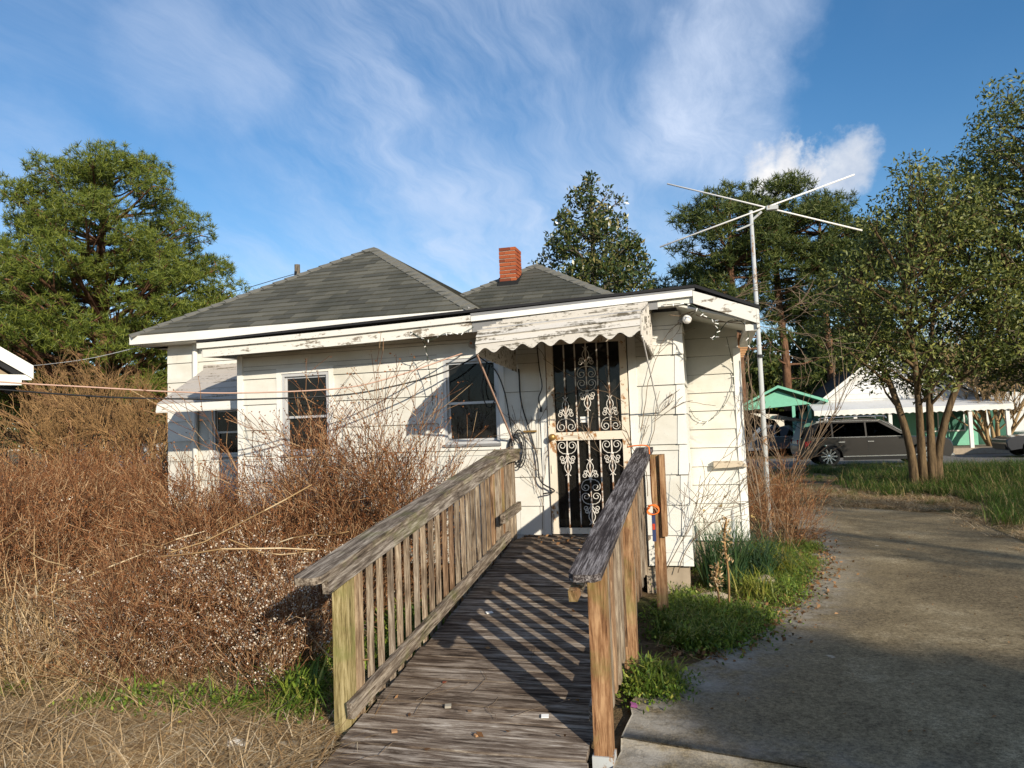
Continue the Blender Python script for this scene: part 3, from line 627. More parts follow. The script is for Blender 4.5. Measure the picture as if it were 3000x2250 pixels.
def motif_mesh(full):
    b = MB()
    for pl in half_motif():
        for sx in (1, -1):
            for sz in ((1, -1) if full else (1,)): b.tube([(sx * x, 0, sz * z) for x, z in pl], .0043, 5)
    for sz in ((1, -1) if full else (1,)): b.box((0, 0, sz * .14), (.034, .02, .016)); b.box((0, 0, sz * .335), (.022, .018, .01))
    me = b.mesh('scroll_ornament', True); me.materials.append(IRON); return me
hm, fm = motif_mesh(False), motif_mesh(True)
for x in (bars[0], bars[4]):
    link('scroll_ornament', hm, None, door, (x, DYY - .004, 1.617)); link('scroll_ornament', hm, None, door, (x, DYY - .004, 1.528), (R(180), 0, 0))
link('scroll_ornament', fm, None, door, (bars[2], DYY - .004, 2.16), (0, 0, 0), (1, 1, .92)); link('scroll_ornament', fm, None, door, (bars[2], DYY - .004, 1.0), (0, 0, 0), (1, 1, .92))
b = MB(); b.lathe([(0, 0), (.032, 0), (.034, -.006), (.014, -.012), (.013, -.03), (.03, -.04), (.034, -.055), (.024, -.068), (0, -.07)], (L + .045, DYY - .021, 1.57), 18, 1); link('knob', b.mesh('knob', True), BRASS, door)
b = MB(); b.span((bars[1] + .03, DYY + .022, 1.71), (bars[1] + .105, DYY + .026, 1.77)); st = link('sticker', b.mesh('sticker'), WHITE, door)
b = MB()
for k in range(4): b.span((L + .02, DYY - .03, .7 + k * .5), (L + .03, DYY - .02, .78 + k * .5))
link('hinge', b.mesh('hinge'), RUSTY, door)

# ---- extension roof, fascia boards, soffit
def zt(x): return 2.765 + (x + 5.55) * .0305            # the settled roof line
RX0, RX1 = -5.58, -0.12; RY = 7.2
def slabroof(xa, xb, y0, y1, zf, rise, th):
    lo = [(xa, y0, zf(xa)), (xb, y0, zf(xb)), (xb, y1, zf(xb) + rise), (xa, y1, zf(xa) + rise)]
    return MB().hexa(lo, [(p[0], p[1], p[2] + th) for p in lo])
P_('extension_roof', slabroof(RX0 - .03, RX1 + .02, RY - .05, 10.9, lambda x: zt(x) + .012, .28, .026), ROOFEDGE)
lo = [(RX1 + .022, RY - .05, zt(RX1) + .012), (.47, RY - .05, 2.70), (.47, 10.9, 2.9), (RX1 + .022, 10.9, 3.2)]
P_('extension_roof', MB().hexa(lo, [(p[0], p[1], p[2] + .03) for p in lo]), ROOFEDGE)
def fas(xa, xb, za, zb, ta, tb, y, th=.025, mat=PEEL, name='fascia_board', sag=0.0):
    b = MB(); n = 12
    for i in range(n):
        u0, u1 = i / n, (i + 1) / n; f = lambda p, q, u: p + (q - p) * u - sag * 4 * u * (1 - u)
        x0_, x1_ = xa + (xb - xa) * u0, xa + (xb - xa) * u1
        b.hexa([(x0_, y - th, f(za, zb, u0)), (x1_, y - th, f(za, zb, u1)), (x1_, y, f(za, zb, u1)), (x0_, y, f(za, zb, u0))], [(x0_, y - th, f(ta, tb, u0)), (x1_, y - th, f(ta, tb, u1)), (x1_, y, f(ta, tb, u1)), (x0_, y, f(ta, tb, u0))])
    return P_(name, b, mat)
fas(-5.55, -2.33, 2.605, 2.675, 2.715, 2.79, RY, sag=.012); fas(-5.60, -2.33, 2.705, 2.782, 2.765, 2.842, RY - .027, .03, sag=.012)
fas(-2.325, -.45, 2.672, 2.768, 2.782, 2.855, RY, .02, FLASH, 'gutter_strip'); fas(-2.325, -.12, 2.778, 2.860, 2.83, 2.915, RY - .022, .035, TRIM); fas(-.45, -.12, 2.785, 2.80, 2.84, 2.86, RY, .02, PEEL)
fas(-2.33, -.1, 2.832, 2.918, 2.862, 2.935, RY - .03, .02, FLASH, 'drip_edge')
b = MB(); b.hexa([(-.117, RY - .06, 2.79), (.44, RY - .06, 2.565), (.44, RY - .03, 2.565), (-.117, RY - .03, 2.79)], [(-.117, RY - .06, 2.91), (.44, RY - .06, 2.70), (.44, RY - .03, 2.70), (-.117, RY - .03, 2.91)]); P_('rake_board', b, PEEL)
b = MB(); b.hexa([(.442, RY - .06, 2.52), (.465, RY - .06, 2.52), (.465, 10.6, 2.72), (.442, 10.6, 2.72)], [(.442, RY - .06, 2.70), (.465, RY - .06, 2.69), (.465, 10.6, 2.89), (.442, 10.6, 2.89)]); P_('eave_board', b, PEEL)
b = MB(); b.span((.34, RY - .028, 2.50), (.44, WY - .1, 2.56)); P_('eave_return', b, PEEL)
P_('soffit', slabroof(RX0 + .01, -.29, RY + .002, FY - .004, lambda x: zt(x) - .105, 0.012, .02), SIDING)
b = MB(); b.hexa([(-.285, RY + .002, 2.79), (.44, RY + .002, 2.575), (.44, WY - .004, 2.68), (-.285, WY - .004, 2.88)], [(-.285, RY + .002, 2.81), (.44, RY + .002, 2.595), (.44, WY - .004, 2.70), (-.285, WY - .004, 2.90)]); P_('soffit', b, SIDING)
b = MB(); b.hexa([(RX0 + .0, RY, 2.61), (RX0 + .03, RY, 2.61), (RX0 + .03, 9.05, 2.70), (RX0, 9.05, 2.70)], [(RX0, RY, 2.76), (RX0 + .03, RY, 2.76), (RX0 + .03, 9.05, 2.94), (RX0, 9.05, 2.94)]); P_('fascia_board', b, PEEL)

# ---- hip roofs with single shingles
nshing = [0]
def hiproof(x0, x1, yf, zf, rise, yb, expo, tab, budget, rnd):
    xm = (x0 + x1) / 2; hw = (x1 - x0) / 2; yp, zp = yf + hw, zf + rise
    b = MB(); A, B_, Pk, Cb, Db, Pb = (x0, yf, zf), (x1, yf, zf), (xm, yp, zp), (x1, yb, zf), (x0, yb, zf), (xm, yb, zp)
    for f in ((A, B_, Pk), (B_, Cb, Pb, Pk), (Db, A, Pk, Pb), (A, Db, Cb, B_), (Db, Pb, Cb)): b.quad(*f)
    rf = P_('roof', b, SHINGLE); Ls = math.hypot(hw, rise); up = Vector((0, hw, rise)).normalized(); nrm = Vector((0, -rise, hw)).normalized()
    k = 0; s = 0.0; rest = MB()
    while s < Ls - .03:
        s1 = min(s + expo * 1.06, Ls); x = x0 + (-(k % 2) * .5 - rnd.uniform(0, .2)) * tab
        while x < x1:
            lo_a, lo_b = x0 + hw * s / Ls, x1 - hw * s / Ls; hi_a, hi_b = x0 + hw * s1 / Ls, x1 - hw * s1 / Ls; xe = x + tab - .008
            la, lb = max(x, lo_a), min(xe, lo_b); ha, hb = max(x, hi_a), min(xe, hi_b)
            if lb - la > .02:
                if hb < ha: ha = hb = min(max((la + lb) / 2, hi_a), hi_b)
                q = lambda xx, ss, h: tuple(Vector((xx, yf, zf)) + up * ss + nrm * h)
                w0, w1 = .021 + rnd.uniform(-.004, .006), .006; sj = s + rnd.uniform(-.003, .003)
                m = MB() if nshing[0] < budget else rest
                m.hexa([q(la, sj, .002), q(lb, sj, .002), q(hb, s1, .001), q(ha, s1, .001)], [q(la, sj, w0), q(lb, sj, w0), q(hb, s1, w1), q(ha, s1, w1)])
                if m is not rest: link('shingle', m.mesh('shingle'), SHINGLE, rf); nshing[0] += 1
            x += tab
        s += expo; k += 1
    for sx in (1, -1):                                   # the two sloping sides, course by course
        s = 0.0
        while s < Ls - .03:
            s1 = min(s + expo * 1.06, Ls); t0, t1 = s / Ls, s1 / Ls; xa = (x1 if sx > 0 else x0)
            nn = Vector((sx * rise, 0, hw)).normalized()
            y_ = yf + hw * t0
            while y_ < yb:
                ye = min(y_ + .9, yb)
                def q(t, yy, h): return tuple(Vector((xa - sx * hw * t, max(yy, yf + hw * t), zf + rise * t)) + nn * h)
                rest.hexa([q(t0, y_, .002), q(t0, ye, .002), q(t1, ye, .001), q(t1, y_, .001)], [q(t0, y_, .017), q(t0, ye - .006, .017), q(t1, ye - .006, .006), q(t1, y_, .006)]); y_ = ye
            s += expo
    if rest.f: o = link('shingle_rows', rest.mesh('shingle_rows'), SHINGLE, rf); o['kind'] = 'stuff'
    for cx in (x0, x1):                                   # hip caps
        n = int(math.dist((cx, yf, zf), Pk) / .2); a, e = Vector((cx, yf, zf)), Vector(Pk); d = (e - a) / n; sgn = 1 if cx == x0 else -1; cb = MB()
        f1, f2 = nrm, Vector((-sgn * rise, 0, hw)).normalized(); mid = (f1 + f2).normalized()
        e1 = f1.cross(d.normalized()).normalized() * .13; e2 = f2.cross(d.normalized()).normalized() * .13
        if e1.x * sgn < 0: e1 = -e1
        if e2.y < 0: e2 = -e2
        for i in range(n):
            p0, p1 = a + d * i - d * .1, a + d * (i + 1)
            for ee, ff in ((e1, f1), (e2, f2)):
                l0 = [p0 + mid * .012, p0 + ee + ff * .012, p1 + ee + ff * .008, p1 + mid * .006]; cb.hexa(l0, [l0[0] + mid * .02, l0[1] + ff * .014, l0[2] + ff * .008, l0[3] + mid * .01])
        link('hip_cap', cb.mesh('hip_cap'), HIPCAP, rf)
    return rf
hiproof(-8.0, -2.8, 8.8, 3.2, 1.63, 17.3, .155, .335, 300, rnd)
hiproof(-5.35, -0.55, 10.6, 3.2, 1.45, 17.2, .155, .335, 300, rnd)
fas(-8.0, -2.86, 3.07, 3.07, 3.19, 3.19, 8.8, .03, TRIM)
b = MB(); b.span((-8.02, 8.802, 3.07), (-7.99, 17.2, 3.19)); P_('fascia_board', b, TRIM)
b = MB(); b.span((-7.98, 8.81, 3.06), (-2.9, MY + .2, 3.075)); b.span((-7.98, MY, 3.06), (-7.63, 17, 3.075)); P_('soffit', b, SIDING)
b = MB(); b.tube([(-7.12, MY - .05, 3.06), (-7.13, MY - .05, .4)], .038, 10); P_('downspout', b, TRIM, smooth=True)
b = MB(); b.hexa([(-2.86, 8.76, 3.08), (-2.62, 8.9, 3.02), (-2.6, 9.4, 3.06), (-2.86, 9.3, 3.1)], [(-2.88, 8.74, 3.22), (-2.62, 8.88, 3.10), (-2.6, 9.4, 3.14), (-2.88, 9.3, 3.24)]); P_('flashing', b, FLASH)

# ---- chimney of single bricks
cb = MB(); cx, cy, cw, cd = -3.27, 12.38, .30, .40
cb.span((cx - cw / 2 + .012, cy - cd / 2 + .012, 3.7), (cx + cw / 2 - .012, cy + cd / 2 - .012, 4.80)); chim = P_('chimney', cb, MORTAR)
bb = MB().box((0, 0, 0), (.194, .095, .053)).mesh('brick'); bh = MB().box((0, 0, 0), (.094, .095, .053)).mesh('brick')
bb.materials.append(BRICK); bh.materials.append(BRICK)
z = 3.98; k = 0
while z < 4.81:
    j = lambda: rnd.uniform(-.003, .003); o_ = .047
    if k % 2 == 0:
        L_ = [(bb, cx - .05, cy - cd / 2 + o_, 0), (bh, cx + .1, cy - cd / 2 + o_, 0), (bb, cx + .05, cy + cd / 2 - o_, 0), (bh, cx - .1, cy + cd / 2 - o_, 0), (bb, cx + cw / 2 - o_, cy + .0, 90), (bb, cx - cw / 2 + o_, cy, 90)]
    else:
        L_ = [(bh, cx - .1, cy - cd / 2 + o_, 0), (bb, cx + .05, cy - cd / 2 + o_, 0), (bh, cx + .1, cy + cd / 2 - o_, 0), (bb, cx - .05, cy + cd / 2 - o_, 0), (bh, cx + cw / 2 - o_, cy - .05, 90), (bh, cx + cw / 2 - o_, cy + .05, 90), (bh, cx - cw / 2 + o_, cy - .05, 90), (bh, cx - cw / 2 + o_, cy + .05, 90)]
    for me, x, y, r_ in L_: link('brick', me, None, chim, (x + j(), y + j(), z), (0, 0, R(r_ + rnd.uniform(-1, 1))))
    z += .067; k += 1
b = MB(); b.hexa([(cx - .21, cy - .30, 4.02), (cx + .21, cy - .30, 4.02), (cx + .2, cy + .24, 4.2), (cx - .2, cy + .24, 4.2)], [(cx - .165, cy - .215, 4.22), (cx + .165, cy - .215, 4.22), (cx + .165, cy + .215, 4.42), (cx - .165, cy + .215, 4.3)]); link('flashing', b.mesh('flashing'), TAR, chim)

# ---- scalloped awning over the door
aw = P_('door_awning', MB().span((-1.96, FY - .04, 2.74), (-.56, FY - .002, 2.86)), AWN, label='stained white metal awning with a scalloped front edge')
prof = [(7.57, 2.86), (7.34, 2.80), (7.11, 2.745), (6.88, 2.69), (6.65, 2.635), (6.42, 2.585), (6.27, 2.535), (6.225, 2.475), (6.205, 2.415)]
AX0, AX1 = -1.98, -.54
def awz(x): return .046 * (x + 1.98)
for (ya, za), (yb_, zb) in zip(prof[:-1], prof[1:]):
    d = Vector((0, yb_ - ya, zb - za)); n_ = Vector((0, -d.z, d.y)).normalized(); n_ = -n_ if n_.z < 0 else n_; l0 = []; l1 = []
    e = d * .04
    for xx, yy, zz_ in ((AX0, ya - e.y, za - e.z), (AX1, ya - e.y, za - e.z), (AX1, yb_, zb), (AX0, yb_, zb)):
        l0.append((xx, yy, zz_ + awz(xx)))
    l1 = [tuple(Vector(p) + n_ * (.022 if i > 1 else .004)) for i, p in enumerate(l0)]
    link('slat', MB().hexa(l0, l1).mesh('slat'), AWN, aw)
b = MB(); n = 84; top = 2.425
for i in range(n):
    xa, xb = AX0 + (AX1 - AX0) * i / n, AX0 + (AX1 - AX0) * (i + 1) / n
    f = lambda x: top + awz(x) - .068 - .024 * math.cos((x - AX0) / (AX1 - AX0) * 2 * math.pi * 8.5)
    b.hexa([(xa, 6.195, f(xa)), (xb, 6.195, f(xb)), (xb, 6.201, f(xb)), (xa, 6.201, f(xa))], [(xa, 6.195, top + awz(xa)), (xb, 6.195, top + awz(xb)), (xb, 6.201, top + awz(xb)), (xa, 6.201, top + awz(xa))])
link('valance', b.mesh('valance'), AWN, aw)
for sx, x in ((-1, AX0), (1, AX1)):
    N = 9
    for i in range(N):
        u = (i + .5) / N; y0 = 6.215 + 1.33 * (i / N); y1 = 6.215 + 1.33 * ((i + 1.25) / N); y1 = min(y1, 7.57)
        ztop = lambda y: np.interp(y, [p[0] for p in prof[::-1]], [p[1] for p in prof[::-1]]) - .012 + awz(x)
        zb_ = lambda y: 2.345 - .055 * (y - 6.2) / 1.4 + awz(x)
        b = MB(); t_ = .010; o_ = sx * .006
        b.hexa([(x - t_ / 2 + o_, y0, zb_(y0)), (x + t_ / 2 + o_, y0, zb_(y0)), (x + t_ / 2 - o_, y1, zb_(y1) - .025), (x - t_ / 2 - o_, y1, zb_(y1) - .025)], [(x - t_ / 2 + o_, y0, ztop(y0)), (x + t_ / 2 + o_, y0, ztop(y0)), (x + t_ / 2 - o_, y1, ztop(y1)), (x - t_ / 2 - o_, y1, ztop(y1))])
        link('slat', b.mesh('slat'), AWN, aw)
b = MB(); b.tube([(AX1 + .01, 6.25, 2.40), (AX1 + .03, 7.57, 1.78)], .007, 6); link('support_rod', b.mesh('support_rod'), WHITEPIPE, aw)
b = MB(); b.tube([(AX0 - .01, 6.25, 2.34), (AX0 - .06, 7.56, 1.55)], .011, 6); link('support_rod', b.mesh('support_rod'), TANCABLE, aw)
# ---- flat awning over the side window
a2 = P_('window_awning', MB().span((-7.0, MY - .03, 2.66), (-5.45, MY - .001, 2.74)), AWN_GREY, label='grey stained metal awning over the side window')
pr = [(9.08, 2.70), (8.86, 2.58), (8.64, 2.46), (8.42, 2.34), (8.20, 2.215), (8.08, 2.145), (8.06, 2.04)]
for i, ((ya, za), (yb_, zb)) in enumerate(zip(pr[:-1], pr[1:])):
    l0 = [(-6.94, ya, za), (-5.45, ya, za), (-5.45, yb_, zb), (-6.94, yb_, zb)]; link('slat', MB().hexa(l0, [(p[0], p[1] - .004, p[2] + (.006 if k < 2 else .016)) for k, p in enumerate(l0)]).mesh('slat'), AWN_GREY if i < 5 else PEEL, a2)
b = MB(); b.prism([(9.08, 2.69), (8.08, 2.13), (8.06, 2.05), (9.08, 2.3)], -6.95, -6.94, 0); link('end_panel', b.mesh('end_panel'), AWN_GREY, a2)

# ---- fittings on the wall
b = MB(); b.lathe([(0, 0), (.05, 0), (.05, -.012), (.03, -.02), (.026, -.05), (.016, -.06), (0, -.06)], (-2.45, FY - .02, 2.60), 18, 1); so = P_('lamp_holder', b, plain('grey_porcelain', (0.4, 0.39, 0.37)), smooth=True)
b = MB(); b.lathe([(0, -.061), (.012, -.061), (.014, -.075), (0, -.08)], (-2.45, FY - .02, 2.60), 10, 1); link('socket_contact', b.mesh('socket_contact'), plain('copper', (0.4, 0.16, 0.08)), so)
lx, ly, lz = -.20, 7.36, 2.67
b = MB(); b.tube([(-.265, FY + .1, 2.69), (-.26, 7.5, 2.68), (lx - .03, ly + .02, lz)], [.03, .02, .022], 10); lf = P_('flood_lamp', b, FLASH, smooth=True)
b = MB(); b.lathe([(0, -.07), (.03, -.064), (.043, -.045), (.045, -.025), (.03, .015), (.015, .035), (0, .04)], (lx + .015, ly - .03, lz - .005), 16, 1); link('bulb', b.mesh('bulb', True), BULB, lf)
b = MB(); b.hexa([(-.01, WY - .09, 1.145), (.36, WY - .09, 1.16), (.36, WY - .022, 1.16), (-.01, WY - .022, 1.145)], [(-.01, WY - .09, 1.225), (.30, WY - .09, 1.222), (.30, WY - .022, 1.222), (-.01, WY - .022, 1.225)]); P_('nailed_board', b, peel('old_board', (0.55, 0.47, 0.36), (0.30, 0.23, 0.16), .5))
b = MB()
for k in range(5): b.span((.345, WY + .05 + k * .3, 2.5 - .0), (.44, WY + .10 + k * .3, 2.66))
P_('rafter_tail', b, PANELTAN)
b = MB(); b.span((dx0 - .26, FY - .05, 1.63), (dx0 - .12, FY - .02, 1.648)); P_('mail_clip', b, BRASS)

# ================================================================== WHEELCHAIR RAMP
ZD = lambda y: .56 + (min(y, 7.1) - 7.1) * .14
SL = math.atan(.14)
rampT = thing('wheelchair_ramp', 'weathered wooden ramp with railings on both sides leading up to the door', 'ramp', (-1.3, 5, 0))
pm = MB().box((0, 0, 0), (1.29, .135, .036)).mesh('plank'); pm.materials.append(DECK)
y = 2.72; k = 0
while y < 7.56:
    yc = y + .0695; sl = SL if yc < 7.08 else 0
    link('plank', pm, None, rampT, (-1.305 + rnd.uniform(-.012, .012), yc, ZD(yc) - .019 + rnd.uniform(-.003, .003)), (sl + R(rnd.uniform(-.5, .5)), R(rnd.uniform(-.25, .25)), R(rnd.uniform(-.3, .3)))); y += .146 * (math.cos(sl)); k += 1
for x in (-1.9, -.72):
    b = MB(); b.hexa([(x - .02, 2.75, -.06), (x + .02, 2.75, -.06), (x + .02, 7.1, .36), (x - .02, 7.1, .36)], [(x - .02, 2.75, -.05), (x + .02, 2.75, -.05), (x + .02, 7.1, .52), (x - .02, 7.1, .52)]); b.span((x - .02, 7.1, .36), (x + .02, 7.55, .52))
    link('joist', b.mesh('joist'), WOOD_Y, rampT)
balm = [MB().box((0, 0, 0), (.028, .034, 1)).mesh('baluster'), MB().box((0, 0, 0), (.026, .037, 1)).mesh('baluster')]
for m_ in balm: m_.materials.append(WOOD_Z)
def octcap(w, th, L_, chamf):
    b = MB(); poly = [(-w / 2, chamf), (-w / 2 + chamf * .8, 0), (w / 2 - chamf * .8, 0), (w / 2, chamf), (w / 2, L_), (-w / 2, L_)]
    return b.prism(poly, -th / 2, th / 2, 2)
def railing(s, xin, near, far_y, bend, capmat, step=.142, pick=None):
    """s: +1 balusters lie towards +X (right side), -1 towards -X; xin: inner face of the rail boards"""
    xb = xin + s * .019; xs = xin + s * .057
    def board(y0, y1, lo_, hi_, name, x0, w, mat, chf=.0, capped=False):
        Lb = math.hypot(y1 - y0, ZD(y1) - ZD(y0)); sl = math.atan2(ZD(y1) - ZD(y0), y1 - y0); h = hi_ - lo_
        me = (octcap(w, h, Lb, .035) if capped else MB().box((0, Lb / 2, 0), (w, Lb, h))).mesh(name)
        return link(name, me, mat, rampT, (x0, y0, ZD(y0) + (lo_ + hi_) / 2), (sl, 0, 0))
    board(near + .22, bend, .04, .128, 'lower_rail', xb, .038, WOOD_Y)
    board(near - .02, bend, .79, .878, 'top_rail', xb, .038, WOOD_Y)
    board(near - .15, bend - .02, .879, .916, 'handrail_cap', xin + s * .066, .155, capmat, capped=True)
    if far_y > bend + .1:
        board(bend, far_y, .79, .878, 'top_rail', xb, .038, WOOD_Y); c = MB(); c.box((0, (far_y - bend) / 2, 0), (.16, far_y - bend + .02, .037)); link('handrail_cap', c.mesh('handrail_cap'), capmat, rampT, (xin + s * .07, bend, ZD(bend) + .898))
        board(bend - .35, far_y - .15, .29, .375, 'cleat', xin - s * .02, .038, WOOD_Y)
    y = near + .42
    while y < far_y - .02:
        z0, z1 = ZD(y) - rnd.uniform(.05, .12), ZD(y) + .872
        link('baluster', pick or rnd.choice(balm), None, rampT, (xs + rnd.uniform(-.003, .003), y + rnd.uniform(-.008, .008), (z0 + z1) / 2), (R(rnd.uniform(-.7, .7)), R(rnd.uniform(-.4, .4)), rnd.choice((0, R(180)))), (1, 1, z1 - z0)); y += step if y < bend else .07
    return xs
railing(-1, -1.945, 3.50, 7.46, 7.02, WOOD_Y)
pk = MB().box((0, 0, 0), (.03, .088, 1)).mesh('baluster'); pk.materials.append(WOOD_Z)
railing(1, -.683, 3.62, 6.98, 6.98, WOOD_CAP_DARK, .195, pk)
def post(x, y, z0, z1, mat, w=.09): return link('post', MB().span((x - w / 2, y - w / 2, z0), (x + w / 2, y + w / 2, z1)).mesh('post'), mat, rampT)
post(-2.035, 3.80, -.05, ZD(3.8) + .86, WOOD_MOSS); post(-2.035, 6.95, -.05, ZD(6.95) + .86, WOOD_POST)
post(-.595, 3.74, -.05, ZD(3.74) + .86, WOOD_POST); post(-.592, 5.02, -.05, ZD(5.02) + .86, WOOD_POST, .085); post(-.49, 6.6, -.05, 1.40, WOOD_POST)
b = MB(); b.span((-2.02, 3.86, .06), (-1.985, 3.93, .92)); link('baluster', b.mesh('baluster'), WOOD_Z, rampT)
b = MB(); b.span((-.46, 6.52, .70), (-.42, 6.68, 1.40)); link('splice_board', b.mesh('splice_board'), WOOD_POST, rampT)
b = MB(); b.hexa([(-.70, 3.52, .83), (-.66, 3.52, .83), (-.66, 3.62, .84), (-.70, 3.62, .84)], [(-.70, 3.50, .885), (-.66, 3.50, .885), (-.66, 3.66, .90), (-.70, 3.66, .90)]); link('bracket', b.mesh('bracket'), WOOD_POST, rampT)
b = MB(); b.span((-.648, 3.684, -.02), (-.542, 3.796, .05)); link('post_base', b.mesh('post_base'), GALV, rampT)

# ================================================================== SMALL THINGS ROUND THE RAMP
def spline(pts, n=8):
    P = [Vector(p) for p in pts]; P = [P[0] * 2 - P[1]] + P + [P[-1] * 2 - P[-2]]; out = []
    for i in range(1, len(P) - 2):
        a, b, c, d = P[i - 1:i + 3]
        for j in range(n):
            t = j / n; out.append(.5 * ((2 * b) + (c - a) * t + (2 * a - 5 * b + 4 * c - d) * t * t + (3 * b - a - 3 * c + d) * t ** 3))
    return out + [P[-2]]
def strand(name, label, cat, pts, r, mat, group=None, k=5, n=6):
    b = MB(); q = spline(pts, n); b.tube(q, r, k); return tag(link(name, b.mesh(name, True), mat), label, cat, group)
strand('overhead_cable', 'black overhead cable sagging across the front of the house', 'cable', [(-8.5, 4.0, 2.5), (-7.3, 4.7, 2.34), (-6.26, 5.3, 2.19), (-5.48, 5.75, 2.10), (-4.86, 6.11, 2.065), (-4.48, 6.33, 2.05), (-3.66, 6.8, 2.07), (-3.18, 7.07, 2.15), (-2.71, 7.34, 2.29), (-2.36, 7.55, 2.48)], .0085, BLACK)
strand('overhead_cable', 'pale pinkish overhead wire sagging above the black cable', 'cable', [(-8.5, 4.0, 2.58), (-7.3, 4.7, 2.4), (-6.26, 5.3, 2.26), (-5.65, 5.65, 2.20), (-5.01, 6.02, 2.14), (-4.48, 6.33, 2.115), (-3.65, 6.8, 2.14), (-3.17, 7.08, 2.25), (-2.56, 7.53, 2.50)], .0075, TANCABLE)
up_ = thing('service_post', 'wooden post that holds the ends of the low cables', 'post', (-8.5, 4.0, 0)); b = MB(); b.tube([(-8.5, 4.0, -.1), (-8.5, 4.0, 2.75)], .06, 10); link('shaft', b.mesh('shaft', True), BARK_GREY, up_)
b = MB()
for ph in range(4):
    pts = [(-2.02 + .07 * math.cos(a + ph) + .02 * ph, FY - .05 - .012 * ph, 1.46 + (.12 + .025 * ph) * math.sin(a + ph)) for a in np.linspace(0, 5.8, 12)]
    b.tube(spline(pts, 3), .007, 5)
b.tube(spline([(-2.4, FY - .03, 2.47), (-2.2, FY - .06, 2.3), (-2.1, FY - .07, 2.05), (-2.06, FY - .05, 1.75), (-2.02, FY - .05, 1.5)], 4), .007, 5)
b.tube(spline([(-1.95, FY - .03, 2.3), (-1.93, FY - .05, 1.95), (-1.84, FY - .04, 1.6), (-1.78, FY - .05, 1.35), (-1.75, FY - .07, 1.12), (-1.6, FY - .09, 1.02), (-1.72, FY - .1, .99)], 5), .008, 5)
b.tube(spline([(-2.3, FY - .03, 2.4), (-2.36, FY - .06, 2.1), (-2.28, FY - .07, 1.9), (-2.2, FY - .06, 2.05), (-2.32, FY - .05, 2.2)], 5), .006, 5)
tag(link('cable_coil', b.mesh('cable_coil', True), BLACK), 'tangled coil of black cable hanging beside the window nearest the door', 'cable')
b = MB(); b.tube(spline([(-1.74, FY - .05, 2.55), (-1.72, FY - .06, 2.3), (-1.7, FY - .05, 2.1), (-1.74, FY - .06, 1.98), (-1.72, FY - .05, 1.88)], 5), .006, 5); b.box((-1.72, FY - .05, 1.86), (.022, .02, .05)); tag(link('extension_lead', b.mesh('extension_lead'), BLACK), 'short black power lead dangling on the wall left of the door', 'cable')
b = MB(); b.tube(spline([(-2.6, FY + .075, 1.96), (-2.45, FY + .07, 1.84), (-2.3, FY + .07, 1.86), (-2.2, FY + .075, 1.98)], 5), .004, 4)
tag(link('sash_cord', b.mesh('sash_cord'), WHITEPIPE), 'thin pale cord looped behind the pane of the window by the door', 'cord')
def lights(label, pts, nb, mat=plain('dark_green_wire', (0.03, 0.05, 0.03))):
    t = thing('string_lights', label, 'string lights', pts[0], 'old string lights on the house')
    q = spline(pts, 8); b = MB(); b.tube(q, .004, 4); link('wire', b.mesh('wire'), mat, t)
    bl = MB()
    for i in range(nb):
        p = q[int((i + .5) / nb * (len(q) - 1))]; d = Vector((rnd.uniform(-1, 1), -.4, rnd.uniform(-1, .6))).normalized(); bl.tube([p, p + d * .035], [.006, .003], 4)
    link('bulbs', bl.mesh('bulbs'), WHITE, t)['kind'] = 'stuff'; return t
lights('string of tiny lights hanging down the wall between the two windows', [(-2.98, 7.17, 2.70), (-2.9, 7.3, 2.6), (-2.9, 7.4, 2.35), (-2.89, 7.45, 2.1), (-2.9, 7.5, 1.9)], 12)
lights('string of tiny lights along the fascia above the lamp holder', [(-3.0, 7.165, 2.72), (-2.8, 7.16, 2.62), (-2.6, 7.155, 2.68), (-2.45, 7.15, 2.66), (-2.3, 7.15, 2.72)], 9)
lights('string of tiny lights tangled under the corner eave by the bulb', [(-.4, 7.16, 2.8), (-.15, 7.12, 2.78), (.0, 7.2, 2.66), (.1, 7.15, 2.58), (.05, 7.3, 2.45), (.2, 7.3, 2.62), (.35, 7.2, 2.55), (.36, 7.25, 2.3)], 22)
lights('string of tiny lights drooping in a loop across the wing wall', [(-.25, WY - .04, 1.85), (-.18, WY - .05, 1.72), (-.05, WY - .05, 1.68), (.1, WY - .05, 1.8), (.22, WY - .05, 2.0), (.26, WY - .05, 2.25), (.2, WY - .3, 2.6)], 13)
b = MB(); b.tube(spline([(-.74, 6.62, 1.47), (-.66, 6.60, 1.482), (-.56, 6.60, 1.475), (-.545, 6.60, 1.40), (-.54, 6.58, 1.05), (-.53, 6.56, .95)], 5), .006, 5)
for ph in range(3): b.tube(spline([(-.53 + .05 * math.cos(a * (1 + .1 * ph) + ph), 6.54 - .02 * ph, .93 + .04 * math.sin(a + ph * 1.3)) for a in np.linspace(0, 5.6, 9)], 3), .006, 5)
tag(link('orange_cord', b.mesh('orange_cord', True), ORANGE), 'orange cord tied round the far end of the dark handrail', 'cord')
lv = thing('torpedo_level', 'small navy blue tool hanging from the orange cord by the post', 'tool', (-.53, 6.54, .7)); b = MB(); b.span((-.545, 6.52, .66), (-.515, 6.54, .90)); link('handle', b.mesh('handle'), NAVY, lv); b = MB(); b.span((-.541, 6.516, .76), (-.519, 6.5195, .81)); link('vial', b.mesh('vial'), RED, lv)
